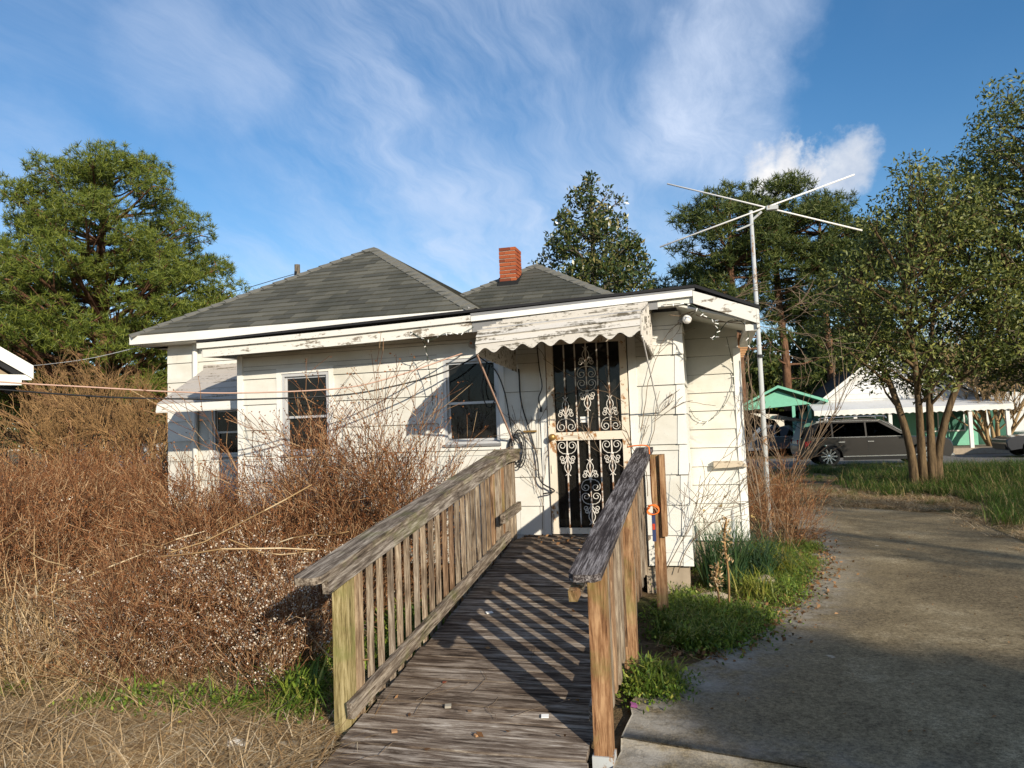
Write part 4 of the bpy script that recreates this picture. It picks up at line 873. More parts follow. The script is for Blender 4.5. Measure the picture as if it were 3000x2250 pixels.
# litter on the deck
def chip(name, label, cat, x, y, w, d, h, mat, rz):
    o = link(name, MB().box((0, 0, h / 2), (w, d, h)).mesh(name), mat, None, (x, y, ZD(y) + .004), (SL, 0, rz)); return tag(o, label, cat)
chip('paper_scrap', 'white paper scrap lying in the handrail shadow on the ramp', 'litter', -.94, 3.95, .04, .035, .004, WHITE, .2)
chip('paper_scrap', 'white scrap among the striped shadows by the left railing', 'litter', -1.66, 5.32, .05, .035, .005, WHITE, .6)
chip('shell_piece', 'small ridged pale piece on the ramp boards', 'litter', -1.5, 3.98, .035, .03, .012, STONE, .3)
chip('wood_chip', 'tan broken chip on the lower ramp boards', 'litter', -1.25, 3.72, .026, .02, .01, PANELTAN, .9)
chip('wood_chip', 'tan wood chip nearest the lower left rail', 'litter', -1.7, 3.70, .03, .025, .008, PANELTAN, .5)
chip('wood_chip', 'reddish wood chip above the ridged piece on the ramp', 'litter', -1.62, 4.25, .022, .016, .006, BRICK, .1)
sg, tp = [], []
for i in range(11):
    x, y = rnd.uniform(-1.85, -.8), rnd.choice((rnd.uniform(3.3, 4.4), rnd.uniform(3.3, 7))); a = rnd.uniform(0, 6.28); p = Vector((x, y, ZD(y) + .008))
    for j in range(5):
        a += rnd.uniform(-.6, .6); q = p + Vector((math.cos(a), math.sin(a), 0)) * rnd.uniform(.03, .09); q.z = ZD(q.y) + .006 + rnd.uniform(0, .02); sg.append((p[:], q[:], .0021, .0015)); p = q
v, f = tubes_np(sg); o = link('twig_litter', joinnp('twig_litter', [(v, f, TWIG_GREY)])); o['kind'] = 'stuff'
pts = np.array([(rng.uniform(-1.9, -.75), y_, ZD(y_) + .012) for y_ in np.r_[rng.uniform(6.9, 7.5, 60), rng.uniform(3.2, 7, 30)]]); v, f = leaves_np(pts, .04, .6, 0); v[:, 2] = np.clip(v[:, 2], np.repeat(pts[:, 2], 4) - .008, np.repeat(pts[:, 2], 4) + .02)
o = link('leaf_litter', joinnp('leaf_litter', [(v, f, LITTER)])); o['kind'] = 'stuff'
# bricks and stones along the drive
for i, (x, y, rz, lab) in enumerate([(.12, 6.22, .7, 'red brick lying flat at the edge of the drive, nearest the house corner'), (.24, 6.38, .9, 'red brick lying tilted behind another at the edge of the drive'), (-.42, 4.85, .3, 'dark red brick half hidden in weeds beside the near ramp post')]):
    tag(link('garden_brick', MB().box((0, 0, .028), (.19, .09, .056)).mesh('garden_brick'), BRICK, None, (x, y, .0), (R(4), R(-5), rz)), lab, 'brick', 'loose bricks by the drive')
def rock(name, label, x, y, s, mat):
    import bmesh
    bm = bmesh.new(); bmesh.ops.create_icosphere(bm, subdivisions=3, radius=1)
    for v_ in bm.verts:
        n_ = math.sin(v_.co.x * 4 + x) * .09 + math.sin(v_.co.y * 5 + y * 3) * .08 + math.sin(v_.co.z * 6) * .06; v_.co *= 1 + n_; v_.co = Vector((v_.co.x * s[0], v_.co.y * s[1], v_.co.z * s[2]))
    me = bpy.data.meshes.new(name); bm.to_mesh(me); bm.free(); tag(link(name, me, mat, None, (x, y, s[2] * .5)), label, 'stone')
rock('stone_block', 'low grey stone under the house corner behind the weeds', -.08, 7.25, (.17, .11, .06), BLOCK)
rock('garden_stone', 'grey brown stone among the yellowing leaves by the drive', .42, 7.95, (.12, .10, .075), BLOCK)
rock('litter_lump', 'pale crumpled lump on the straw beside the green weed clump', -2.55, 3.55, (.07, .05, .035), WHITE)
rock('litter_lump', 'smaller pale lump on the straw nearest the mossy post', -2.28, 3.6, (.06, .05, .03), STONE)
chip_ = link('purple_wrapper', MB().box((0, 0, .01), (.04, .03, .015)).mesh('purple_wrapper'), PINKY, None, (-.53, 4.45, .02), (.2, .3, .4)); tag(chip_, 'purple wrapper in the weeds at the corner of the drive', 'litter')
# stakes
b = MB(); b.tube([(.16, 8.35, 0), (.16, 8.33, .72)], .016, 8); tag(link('metal_stake', b.mesh('metal_stake'), GALV), 'short metal stake standing in the daffodils by the wing wall', 'stake')

# ================================================================== ANTENNA MAST
ant = thing('antenna_mast', 'tall thin metal pole with a big cross of white rods on top', 'antenna', (.71, 11.2, 0))
b = MB(); b.tube([(.71, 11.2, -.1), (.71, 11.22, 2.2), (.70, 11.27, 4.75)], [.037, .034, .028], 10); link('pole', b.mesh('pole', True), GALV, ant)
for i, (a, c) in enumerate([((-.48, 11.27, 5.30), (2.18, 11.27, 4.30)), ((2.16, 11.45, 5.17), (-.62, 11.05, 4.29))]):
    b = MB(); b.tube([a, tuple((a[j] + c[j]) / 2 for j in range(3)), c], .0125, 8); link('rod', b.mesh('rod', True), WHITEPIPE, ant)
b = MB(); b.box((1.0, 11.27, 4.76), (.16, .08, .06)); b.tube([(.7, 11.27, 4.60), (.85, 11.27, 4.72)], .018, 8); b.tube([(.48, 11.2, 4.46), (.72, 11.24, 4.55)], .014, 6); link('bracket', b.mesh('bracket'), GALV, ant)
b = MB(); b.tube([(.71, 11.2, 3.28), (.45, 10.6, 3.12)], .018, 6); b.tube([(.71, 11.2, 3.2), (.45, 10.7, 2.98)], .012, 6)
for z in (3.3, 2.6): b.lathe([(.034, -.02), (.042, -.02), (.042, .02), (.034, .02)], (.71, 11.2, z), 10)
link('wall_brace', b.mesh('wall_brace'), BLACK, ant)
for lab, a, c in (('thin upper guy wire from the mast to the right', (.3, 10.8, 3.35), (9.5, 24, 5.0)), ('thin lower guy wire from the mast to the right', (.72, 11.2, 3.2), (9.0, 24, 4.2))):
    strand('guy_wire', lab, 'wire', [a, tuple((a[j] + c[j]) / 2 for j in range(3)), c], .0028, BLACK, 'wires on the antenna mast', 4, 4)

# ================================================================== NEIGHBOUR BUILDINGS
sh = thing('shed', 'white trimmed gable corner of a shed at the edge of the view', 'shed', (-10.04, 9.0, 0))
b = MB(); b.span((-14, 9.5, 0), (-10.75, 12.4, 2.78)); b.prism([(-14, 2.78), (-10.75, 2.78), (-12.4, 4.1)], 9.52, 12.38, 1); link('wall', b.mesh('wall'), SIDING, sh)
b = MB(); b.prism([(-14.6, 2.74), (-12.4, 4.42), (-10.06, 2.80), (-10.12, 2.68), (-12.4, 4.24), (-14.5, 2.62)], 9.0, 12.8, 1); link('roof', b.mesh('roof'), ROOFEDGE, sh)
b = MB(); b.hexa([(-12.4, 8.95, 4.27), (-10.0, 8.95, 2.70), (-10.0, 8.995, 2.70), (-12.4, 8.995, 4.27)], [(-12.4, 8.95, 4.47), (-10.0, 8.95, 2.90), (-10.0, 8.995, 2.90), (-12.4, 8.995, 4.47)]); link('rake_board', b.mesh('rake_board'), TRIM, sh)
b = MB(); b.span((-14.4, 8.96, 2.60), (-10.15, 9.04, 2.76)); b.span((-10.15, 8.98, 2.68), (-10.02, 9.04, 2.76)); link('tie_board', b.mesh('tie_board'), TRIM, sh)
b = MB(); b.prism([(-14.3, 2.765), (-10.3, 2.765), (-12.4, 4.2)], 9.08, 9.12, 1); link('gable_panel', b.mesh('gable_panel'), plain('brown_gable', (0.22, 0.16, 0.10)), sh)

sh.rotation_euler = (0, 0, R(52))
GREEN = plain('mint_green_paint', (0.17, 0.44, 0.31), 0.6, 0.3, 0, .15)
GREEN_D = plain('dark_green_paint', (0.03, 0.12, 0.08), 0.6, 0.3)
TEAL = plain('teal_tarpaulin', (0.05, 0.13, 0.13), 0.6, 0.3, 0, .3, 2)
PALEW = sidingmat('neighbour_white_siding', (0.66, 0.66, 0.66), 0.3)
def gable_house():
    h = thing('neighbour_house', 'white gabled house with green walls and a scalloped porch awning across the road', 'house', (7.5, 38, 0))
    y0 = 37.4; x0, x1, xm, ze, zp = 4.6, 12.2, 7.9, 2.25, 4.75
    b = MB(); b.span((x0 + .3, y0 + 1.6, 0), (x1 - .3, y0 + 9, ze)); link('wall', b.mesh('wall'), GREEN, h)
    g = MB(); g.prism([(x0 + .25, ze), (x1 - .25, ze), (xm, zp - .1)], y0, y0 + 9, 1); gp = link('gable', g.mesh('gable'), PALEW, h)
    for i in range(9):
        z = ze + .05 + i * .25; t = (z - ze) / (zp - .1 - ze)
        if t < .95: s = MB(); s.hexa([(x0 + .3 + (xm - x0) * t, y0 - .03, z), (x1 - .3 - (x1 - xm) * t, y0 - .03, z), (x1 - .3 - (x1 - xm) * t, y0 - .002, z), (x0 + .3 + (xm - x0) * t, y0 - .002, z)], [(x0 + .35 + (xm - x0) * min(1, t + .1), y0 - .012, z + .245), (x1 - .35 - (x1 - xm) * min(1, t + .1), y0 - .012, z + .245), (x1 - .35 - (x1 - xm) * min(1, t + .1), y0 - .002, z + .245), (x0 + .35 + (xm - x0) * min(1, t + .1), y0 - .002, z + .245)]); link('siding_board', s.mesh('siding_board'), PALEW, gp)
    for sx, xa in ((-1, x0), (1, x1)):
        r = MB(); r.hexa([(xa, y0 - .35, ze - .1), (xm, y0 - .35, zp), (xm, y0 + 9, zp), (xa - (1.5 if sx < 0 else 0) * 0, y0 + 9, ze - .1)], [(xa, y0 - .35, ze + .06), (xm, y0 - .35, zp + .16), (xm, y0 + 9, zp + .16), (xa, y0 + 9, ze + .06)]); link('roof', r.mesh('roof'), ROOFEDGE, h)
        r = MB(); r.hexa([(xa, y0 - .38, ze - .14), (xm, y0 - .38, zp - .02), (xm, y0 - .352, zp - .02), (xa, y0 - .352, ze - .14)], [(xa, y0 - .38, ze + .08), (xm, y0 - .38, zp + .18), (xm, y0 - .352, zp + .18), (xa, y0 - .352, ze + .08)]); link('rake_board', r.mesh('rake_board'), TRIM, h)
    a = MB(); a.hexa([(x0 - .2, y0 - 2.0, 2.02), (x1, y0 - 2.0, 2.02), (x1, y0 - .05, 2.42), (x0 - .2, y0 - .05, 2.42)], [(x0 - .2, y0 - 2.0, 2.06), (x1, y0 - 2.0, 2.06), (x1, y0 - .05, 2.46), (x0 - .2, y0 - .05, 2.46)]); aw2 = link('porch_awning', a.mesh('porch_awning'), PALEW, h)
    v = MB(); n = 120
    for i in range(n):
        xa, xb = x0 - .2 + (x1 - x0 + .2) * i / n, x0 - .2 + (x1 - x0 + .2) * (i + 1) / n; f_ = lambda x: 1.80 + .05 * abs(math.sin((x - x0) * math.pi / .26)); v.hexa([(xa, y0 - 2.02, f_(xa)), (xb, y0 - 2.02, f_(xb)), (xb, y0 - 2.0, f_(xb)), (xa, y0 - 2.0, f_(xa))], [(xa, y0 - 2.02, 2.05), (xb, y0 - 2.02, 2.05), (xb, y0 - 2.0, 2.05), (xa, y0 - 2.0, 2.05)])
    link('valance', v.mesh('valance'), TRIM, aw2)
    for x in (4.9, 6.1, 7.5, 9.1, 10.6, 12.0): p = MB(); p.span((x - .07, y0 - 1.9, 0), (x + .07, y0 - 1.76, 2.05)); link('porch_post', p.mesh('porch_post'), TRIM, h)
    p = MB(); p.span((x0, y0 - 2.1, 0), (x1, y0 + 1.59, .25)); link('porch_floor', p.mesh('porch_floor'), BLOCK, h)
    for x in (5.8, 8.3, 9.9, 11.0):
        w = MB(); w.span((x - .4, y0 + 1.55, .9), (x + .4, y0 + 1.63, 1.9)); wo = link('window', w.mesh('window'), TRIM, h); w = MB(); w.span((x - .33, y0 + 1.53, .97), (x + .33, y0 + 1.545, 1.83)); link('pane', w.mesh('pane'), GREEN_D, wo)
    w = MB(); w.span((6.7, y0 + 1.56, .25), (7.5, y0 + 1.62, 2.0)); link('door', w.mesh('door'), GREEN_D, h)
gable_house()
cp = thing('carport', 'mint green gabled carport beside the white neighbour house', 'carport', (2.6, 38.5, 0))
y0 = 37; b = MB(); b.prism([(1.05, 2.2), (4.5, 2.42), (3.05, 3.10)], y0, y0 + .12, 1); link('gable', b.mesh('gable'), GREEN, cp)
for a, c in (((.7, 2.05), (3.05, 3.22)), ((3.05, 3.22), (5.2, 2.45))):
    b = MB(); b.hexa([(a[0], y0 - .3, a[1]), (c[0], y0 - .3, c[1]), (c[0], y0 + 6, c[1]), (a[0], y0 + 6, a[1])], [(a[0], y0 - .3, a[1] + .12), (c[0], y0 - .3, c[1] + .12), (c[0], y0 + 6, c[1] + .12), (a[0], y0 + 6, a[1] + .12)]); link('roof', b.mesh('roof'), GREEN, cp)
for x in (1.1, 3.7, 4.4): b = MB(); b.span((x - .07, y0 - .1, 0), (x + .07, y0 + .04, 2.35)); link('post', b.mesh('post'), GREEN if x > 3 else BARK_GREY, cp)
b = MB(); b.span((.9, y0 + 5.4, 0), (4.5, y0 + 5.5, 2.2)); link('back_wall', b.mesh('back_wall'), DARKROOM, cp)
b = MB()
for i in range(14): b.span((3.62 + i * .11, y0 - .35 + .05 * (i % 2), .1), (3.71 + i * .11, y0 - .3 + .05 * (i % 2), 1.75))
tag(link('tarpaulin', b.mesh('tarpaulin'), TEAL), 'pleated teal tarpaulin hanging at the side of the carport', 'tarpaulin')
b = MB(); b.prism([(1.75, 2.08), (2.9, 1.98), (3.2, 1.85), (3.22, 1.45), (3.02, 1.4), (2.8, 1.72), (2.2, 1.88)], y0 - .5, y0 - .42, 1); tag(link('cream_canopy', b.mesh('cream_canopy'), plain('cream_vinyl', (0.62, 0.57, 0.47))), 'curved cream canopy piece hanging in the carport opening', 'canopy')
h3 = thing('neighbour_house', 'pale plain walled house at the far right beyond the bare tree', 'house', (17, 44, 0))
b = MB(); b.span((13.2, 42, 0), (24, 50, 2.9)); link('wall', b.mesh('wall'), PALEW, h3); b = MB(); b.prism([(12.8, 2.9), (24.4, 2.9), (18.6, 5.4)], 41.6, 50.4, 1); link('roof', b.mesh('roof'), ROOFEDGE, h3)
b = MB(); b.span((13.4, 41.96, .2), (14.1, 41.99, 2.5)); link('door', b.mesh('door'), GREEN_D, h3)
h4 = thing('far_cottage', 'small white cottage seen through the bare shrubs on the left', 'house', (-33, 36, 0))
b = MB(); b.span((-36, 33.2, 0), (-31.2, 38, 1.9)); link('wall', b.mesh('wall'), PALEW, h4); b = MB(); b.prism([(-36.4, 1.85), (-30.8, 1.85), (-33.6, 2.9)], 32.8, 38.4, 1); link('roof', b.mesh('roof'), ROOFEDGE, h4)
for x in (-34.6, -32.4): b = MB(); b.span((x - .5, 33.15, .8), (x + .5, 33.22, 1.6)); w = link('window', b.mesh('window'), TRIM, h4); b = MB(); b.span((x - .4, 33.12, .88), (x + .4, 33.145, 1.52)); link('pane', b.mesh('pane'), DARKROOM, w)
h5 = thing('garden_shed', 'small pale shed half hidden by bare shrubs left of the house', 'shed', (-16, 19, 0))
b = MB(); b.span((-17.4, 18.4, 0), (-14.6, 20.6, 1.75)); link('wall', b.mesh('wall'), PALEW, h5); b = MB(); b.hexa([(-17.6, 18.2, 1.75), (-14.4, 18.2, 1.75), (-14.4, 20.8, 2.2), (-17.6, 20.8, 2.2)], [(-17.6, 18.2, 1.83), (-14.4, 18.2, 1.83), (-14.4, 20.8, 2.28), (-17.6, 20.8, 2.28)]); link('roof', b.mesh('roof'), ROOFEDGE, h5)
upl = thing('utility_pole', 'weathered utility pole top rising behind the front roof', 'utility pole', (-21.2, 35.2, 0))
b = MB(); b.tube([(-21.2, 35.2, -.2), (-21.2, 35.2, 11.0)], [.2, .15], 12); link('pole', b.mesh('pole', True), BARK_GREY, upl); b = MB(); b.box((-21.2, 35.05, 10.45), (.12, .12, .3)); link('insulator', b.mesh('insulator'), BLACK, upl)
strand('power_line', 'thin power line running left from the utility pole', 'wire', [(-21.2, 35.1, 10.5), (-26, 33.5, 9.2), (-32, 31.5, 8.4), (-40, 29, 8.4)], .02, BLACK, None, 4)
strand('service_wire', 'thin wire from the left end of the eave into the trees', 'wire', [(-7.9, 8.9, 3.05), (-9.5, 9.2, 2.95), (-12.5, 10, 3.05), (-16, 11, 3.4)], .006, GALV, None, 4)

# ================================================================== CARS
def smoothprof(pts, n=5): return [(p.x, p.z) for p in spline([(a, 0, c) for a, c in pts], n)]
def car(name, label, loc, rotz, L_, H, Wd, paint, style='suv', open_hatch=False):
    t = thing(name, label, 'car', loc, None, rotz); base = WM[t.name]
    wr = .365 if style == 'suv' else .32; xr, xf = -L_ * .5 + L_ * .20, L_ * .5 - L_ * .185; hb = H * .60
    def lk(nm, me, mat, par): 
        o = bpy.data.objects.new(nm, me); COL.objects.link(o)
        if mat is not None and not me.materials: me.materials.append(mat)
        o.parent = par; WM[o.name] = WM[par.name]; return o
    def arch(cx): return [(cx + (wr + .07) * math.cos(a), wr + (wr + .07) * math.sin(a)) for a in np.linspace(math.pi, 0, 11)]
    x0, x1 = -L_ / 2, L_ / 2
    upper = smoothprof([(x1, .42), (x1 + .01, .62), (x1 - .07, hb * .84), (x1 - .32, hb * .935), (x1 - L_ * .25, hb * .995), (x1 - L_ * .38, hb), (0, hb * 1.01), (x0 + .55, hb * 1.03), (x0 + .12, hb * 1.03), (x0 + .01, hb * .86), (x0, .55), (x0 + .06, .36)], 3)
    lower = [(x0 + .1, .26)] + [(p[0], max(p[1], .26)) for p in arch(xr)] + [(xf - wr - .09, .24)] + [(p[0], max(p[1], .24)) for p in arch(xf)] + [(x1 - .1, .26)]
    poly = upper + lower
    # body: three layers across the width so that the sides bulge
    b = MB(); ys = [(-Wd / 2, .985), (-Wd / 2 + .05, 1.0), (Wd / 2 - .05, 1.0), (Wd / 2, .985)]; m = len(poly); zc = .6
    for yy, s in ys:
        for px, pz in poly: b.v.append((px * s, yy, zc + (pz - zc) * (s if s == 1 else .95)))
    for i in range(3):
        for j in range(m): b.f.append((i * m + j, i * m + (j + 1) % m, (i + 1) * m + (j + 1) % m, (i + 1) * m + j))
    b.f.append(tuple(reversed(range(m)))); b.f.append(tuple(3 * m + j for j in range(m)))
    me = b.mesh('body'); lk('body', me, paint, t)
    # cabin
    if style == 'suv': roofp = [(x1 - L_ * .255, hb - .02), (x1 - L_ * .40, H - .14), (x1 - L_ * .45, H - .06), (x1 - L_ * .52, H - .015), (0 - .35, H), (x0 + 1.1, H - .04), (x0 + .62, H - .11), (x0 + .36, H - .24), (x0 + .12, hb + .02)]
    else: roofp = [(x1 - L_ * .30, hb - .02), (x1 - L_ * .42, H - .08), (-.1, H), (x0 + L_ * .27, H - .06), (x0 + L_ * .14, hb + .02)]
    cab = MB(); m = len(roofp)
    for yy in (-1, 1):
        for px, pz in roofp: tt = (pz - hb) / (H - hb); cab.v.append((px, yy * (Wd / 2 - .05 - .16 * max(tt, 0)), pz))
    cab.f.append(tuple(range(m))); cab.f.append(tuple(reversed(range(m, 2 * m))))
    for j in range(m - 1): cab.f.append((j, m + j, m + j + 1, j + 1))
    cab.f.append((m - 1, 2 * m - 1, m, 0)); lk('cabin', cab.mesh('cabin'), paint, t)
    yo = lambda pz, sgn, o_=.006: sgn * (Wd / 2 - .05 - .16 * max((pz - hb) / (H - hb), 0) + o_)
    zt_ = H - .14; zb_ = hb + .04
    xa, xb = x0 + (.42 if style == 'suv' else L_ * .2), x1 - L_ * (.30 if style == 'suv' else .335)
    nwin = 3 if style == 'suv' else 2
    cuts = np.linspace(xa, xb, nwin + 1) if style != 'suv' else [xa, xa + (xb - xa) * .24, xa + (xb - xa) * .60, xb]
    for sgn in (-1, 1):
        for i in range(len(cuts) - 1):
            p, q = cuts[i] + .03, cuts[i + 1] - .03; pt, qt = p, q
            if i == 0: pt = p + (.34 if style == 'suv' else .45)
            if i == len(cuts) - 2: qt = q - (L_ * (.155 if style == 'suv' else .13))
            w = MB(); w.hexa([(p, yo(zb_, sgn), zb_), (q, yo(zb_, sgn), zb_), (q, yo(zb_, sgn, -.01), zb_), (p, yo(zb_, sgn, -.01), zb_)], [(pt, yo(zt_, sgn), zt_), (qt, yo(zt_, sgn), zt_), (qt, yo(zt_, sgn, -.01), zt_), (pt, yo(zt_, sgn, -.01), zt_)]); lk('side_window', w.mesh('side_window'), CARGLASS, t)
        c = MB(); c.tube([(xa, yo(zb_ - .02, sgn, .01), zb_ - .02), (xb + .1, yo(zb_ - .02, sgn, .01), zb_ - .025)], .012, 4); c.tube(spline([(xa - .02, yo(zb_, sgn, .01), zb_), (xa + .2, yo(zt_, sgn, .012), zt_ + .02), (0, yo(zt_, sgn, .012), zt_ + .045), (xb - L_ * .13, yo(zt_, sgn, .012), zt_ + .02), (xb + .12, yo(zb_, sgn, .01), zb_)], 4), .011, 4); lk('window_trim', c.mesh('window_trim'), CHROME, t)
        for hx in ((xa + xb) / 2 - .52, (xa + xb) / 2 + .42): d = MB(); d.box((hx, sgn * (Wd / 2 + .012), hb * .86), (.2, .03, .03)); lk('door_handle', d.mesh('door_handle'), CHROME, t)
        for gx in ((xa + xb) / 2 - .62, (xa + xb) / 2 + .34, xb + .12): d = MB(); d.box((gx, sgn * (Wd / 2 + .001), hb * .72), (.012, .006, hb * .62)); lk('door_gap', d.mesh('door_gap'), BLACK, t)
        d = MB(); d.span((xr + wr + .1, sgn * Wd / 2, .34), (xf - wr - .12, sgn * (Wd / 2 + .014), .37)); lk('sill_trim', d.mesh('sill_trim'), CHROME, t)
        d = MB(); d.box((xb + .0, sgn * (Wd / 2 + .07), hb + .06), (.16, .16, .13)); lk('mirror', d.mesh('mirror'), paint, t)
        d = MB(); d.hexa([(x1 - .42, sgn * (Wd / 2 - .03), hb * .72), (x1 - .04, sgn * (Wd / 2 - .16), hb * .66), (x1 - .04, sgn * (Wd / 2 - .30), hb * .66), (x1 - .1, sgn * (Wd / 2 - .3), hb * .7)], [(x1 - .5, sgn * (Wd / 2 - .0), hb * .86), (x1 - .06, sgn * (Wd / 2 - .14), hb * .80), (x1 - .05, sgn * (Wd / 2 - .30), hb * .80), (x1 - .1, sgn * (Wd / 2 - .3), hb * .84)]); lk('headlight', d.mesh('headlight'), LAMP, t)
        d = MB(); d.hexa([(x0 - .012, sgn * (Wd / 2 - .28), hb * .62), (x0 + .20, sgn * (Wd / 2 + .005), hb * .68), (x0 + .26, sgn * (Wd / 2 + .005), hb * .72), (x0 - .012, sgn * (Wd / 2 - .28), hb * .72)], [(x0 - .01, sgn * (Wd / 2 - .28), hb * .97), (x0 + .22, sgn * (Wd / 2 + .005), hb * .90), (x0 + .45, sgn * (Wd / 2 + .005), hb * .93), (x0 - .0, sgn * (Wd / 2 - .26), hb * .98)]); lk('tail_light', d.mesh('tail_light'), TAIL, t)
    if style == 'suv':
        for sgn in (-1, 1):
            d = MB(); d.span((xr + wr + .09, sgn * (Wd / 2 - .02), .22), (xf - wr - .10, sgn * (Wd / 2 + .008), .335)); lk('sill_cladding', d.mesh('sill_cladding'), RUBBER, t)
            d = MB(); d.span((x1 - .16, sgn * (Wd / 2 - .32), .30), (x1 + .03, sgn * (Wd / 2 - .03), .37)); lk('bumper_trim', d.mesh('bumper_trim'), CHROME, t)
        for sgn in (-1, 1):
            r_ = MB(); r_.tube(spline([(-1.45, sgn * (Wd / 2 - .26), H - .03), (-1.3, sgn * (Wd / 2 - .26), H + .05), (.3, sgn * (Wd / 2 - .26), H + .06), (.5, sgn * (Wd / 2 - .26), H - .02)], 4), .018, 6); lk('roof_rail', r_.mesh('roof_rail'), CHROME, t)
    ws = MB(); ya = Wd / 2 - .12; ws.hexa([(x1 - L_ * .305, -ya, hb + .02), (x1 - L_ * .305, ya, hb + .02), (x1 - L_ * .435, ya - .08, H - .12), (x1 - L_ * .435, -ya + .08, H - .12)], [(x1 - L_ * .305 + .01, -ya, hb + .03), (x1 - L_ * .305 + .01, ya, hb + .03), (x1 - L_ * .435 + .01, ya - .08, H - .11), (x1 - L_ * .435 + .01, -ya + .08, H - .11)]); lk('windscreen', ws.mesh('windscreen'), CARGLASS, t)
    for cx in (xr, xf):
        for sgn in (-1, 1):
            w = MB(); o_ = sgn * (Wd / 2 - .115); w.lathe([(wr * .72, -.1), (wr * .94, -.11), (wr, -.07), (wr, .07), (wr * .94, .11), (wr * .72, .1)], (cx, o_, wr), 28, 1); tw = lk('tyre', w.mesh('tyre', True), RUBBER, t)
            w = MB(); w.lathe([(0, sgn * .02), (wr * .66, sgn * .02), (wr * .70, sgn * .07), (wr * .74, sgn * .095), (wr * .70, sgn * .10)], (cx, o_, wr), 28, 1)
            lk('rim', w.mesh('rim'), RIMDARK, tw); w = MB()
            for k in range(10):
                a = 2 * math.pi * k / 10; da = .10
                w.hexa([(cx + wr * .10 * math.cos(a - .5), o_ + sgn * .07, wr + wr * .10 * math.sin(a - .5)), (cx + wr * .72 * math.cos(a - da), o_ + sgn * .085, wr + wr * .72 * math.sin(a - da)), (cx + wr * .72 * math.cos(a + da), o_ + sgn * .085, wr + wr * .72 * math.sin(a + da)), (cx + wr * .10 * math.cos(a + .5), o_ + sgn * .07, wr + wr * .10 * math.sin(a + .5))],
                       [(cx + wr * .10 * math.cos(a - .5), o_ + sgn * .10, wr + wr * .10 * math.sin(a - .5)), (cx + wr * .72 * math.cos(a - da), o_ + sgn * .105, wr + wr * .72 * math.sin(a - da)), (cx + wr * .72 * math.cos(a + da), o_ + sgn * .105, wr + wr * .72 * math.sin(a + da)), (cx + wr * .10 * math.cos(a + .5), o_ + sgn * .10, wr + wr * .10 * math.sin(a + .5))])
            w.lathe([(0, sgn * .115), (wr * .14, sgn * .11), (wr * .14, sgn * .06)], (cx, o_, wr), 12, 1); lk('spokes', w.mesh('spokes'), CHROME, tw)
    bp = MB(); bp.span((x0 + .02, -Wd / 2 + .1, .3), (x0 + .14, Wd / 2 - .1, .36)); bp.span((x1 - .12, -Wd / 2 + .15, .3), (x1 + .02, Wd / 2 - .15, .5)); lk('bumper', bp.mesh('bumper'), BLACK, t)
    if open_hatch:
        g = MB(); g.hexa([(x0 + .35, -Wd / 2 + .16, H - .06), (x0 + .35, Wd / 2 - .16, H - .06), (x0 - .75, Wd / 2 - .2, H + .10), (x0 - .75, -Wd / 2 + .2, H + .10)], [(x0 + .33, -Wd / 2 + .16, H + .0), (x0 + .33, Wd / 2 - .16, H + .0), (x0 - .62, Wd / 2 - .2, H + .22), (x0 - .62, -Wd / 2 + .2, H + .22)]); hg = lk('tailgate', g.mesh('tailgate'), paint, t); hg['label'] = 'open tailgate raised at the rear'
        g = MB(); g.hexa([(x0 + .25, -Wd / 2 + .25, H + .02), (x0 + .25, Wd / 2 - .25, H + .02), (x0 - .3, Wd / 2 - .28, H + .15), (x0 - .3, -Wd / 2 + .28, H + .15)], [(x0 + .24, -Wd / 2 + .25, H + .035), (x0 + .24, Wd / 2 - .25, H + .035), (x0 - .31, Wd / 2 - .28, H + .17), (x0 - .31, -Wd / 2 + .28, H + .17)]); lk('rear_window', g.mesh('rear_window'), CARGLASS, hg)
        g = MB(); g.hexa([(x0 + .0, -Wd / 2 + .14, .75), (x0 + .0, Wd / 2 - .14, .75), (x0 + .28, Wd / 2 - .2, H - .1), (x0 + .28, -Wd / 2 + .2, H - .1)], [(x0 - .02, -Wd / 2 + .14, .75), (x0 - .02, Wd / 2 - .14, .75), (x0 + .26, Wd / 2 - .2, H - .1), (x0 + .26, -Wd / 2 + .2, H - .1)]); lk('boot_opening', g.mesh('boot_opening'), BLACK, t)
        for sgn in (-1, 1): g = MB(); g.tube([(x0 + .2, sgn * (Wd / 2 - .2), H - .35), (x0 - .35, sgn * (Wd / 2 - .24), H + .06)], .012, 5); lk('gas_strut', g.mesh('gas_strut'), BLACK, t)
    return t
CHROME = plain('bright_chrome', (0.72, 0.72, 0.72), 0.18, 0.5, 0.85, .05)
LAMP = plain('clear_headlamp', (0.55, 0.57, 0.6), 0.1, 0.6, 0.2)
TAIL = plain('red_tail_lamp', (0.5, 0.015, 0.02), 0.25, 0.6)
RUBBER = plain('tyre_rubber', (0.018, 0.018, 0.018), 0.85, 0.2)
RIMDARK = plain('dark_wheel_well', (0.03, 0.03, 0.03), 0.6, 0.3)
def paintmat(name, c):
    m, nt, b = newmat(name); n = noise(nt, coords(nt), 3, 5); fin(nt, b, mix(nt, mth(nt, 'MULTIPLY', n, .3), c, [min(1, x * 2.2 + .01) for x in c]), 0.35, 0.5, None, 0.1); b.inputs['Coat Weight'].default_value = .6; b.inputs['Coat Roughness'].default_value = .08; return m
car('parked_suv', 'dark bronze grey SUV with its tailgate open parked on the road', (5.32, 29.0, 0), R(3), 4.95, 1.66, 1.9, paintmat('bronze_paint', (0.013, 0.0105, 0.0085)), 'suv', True)
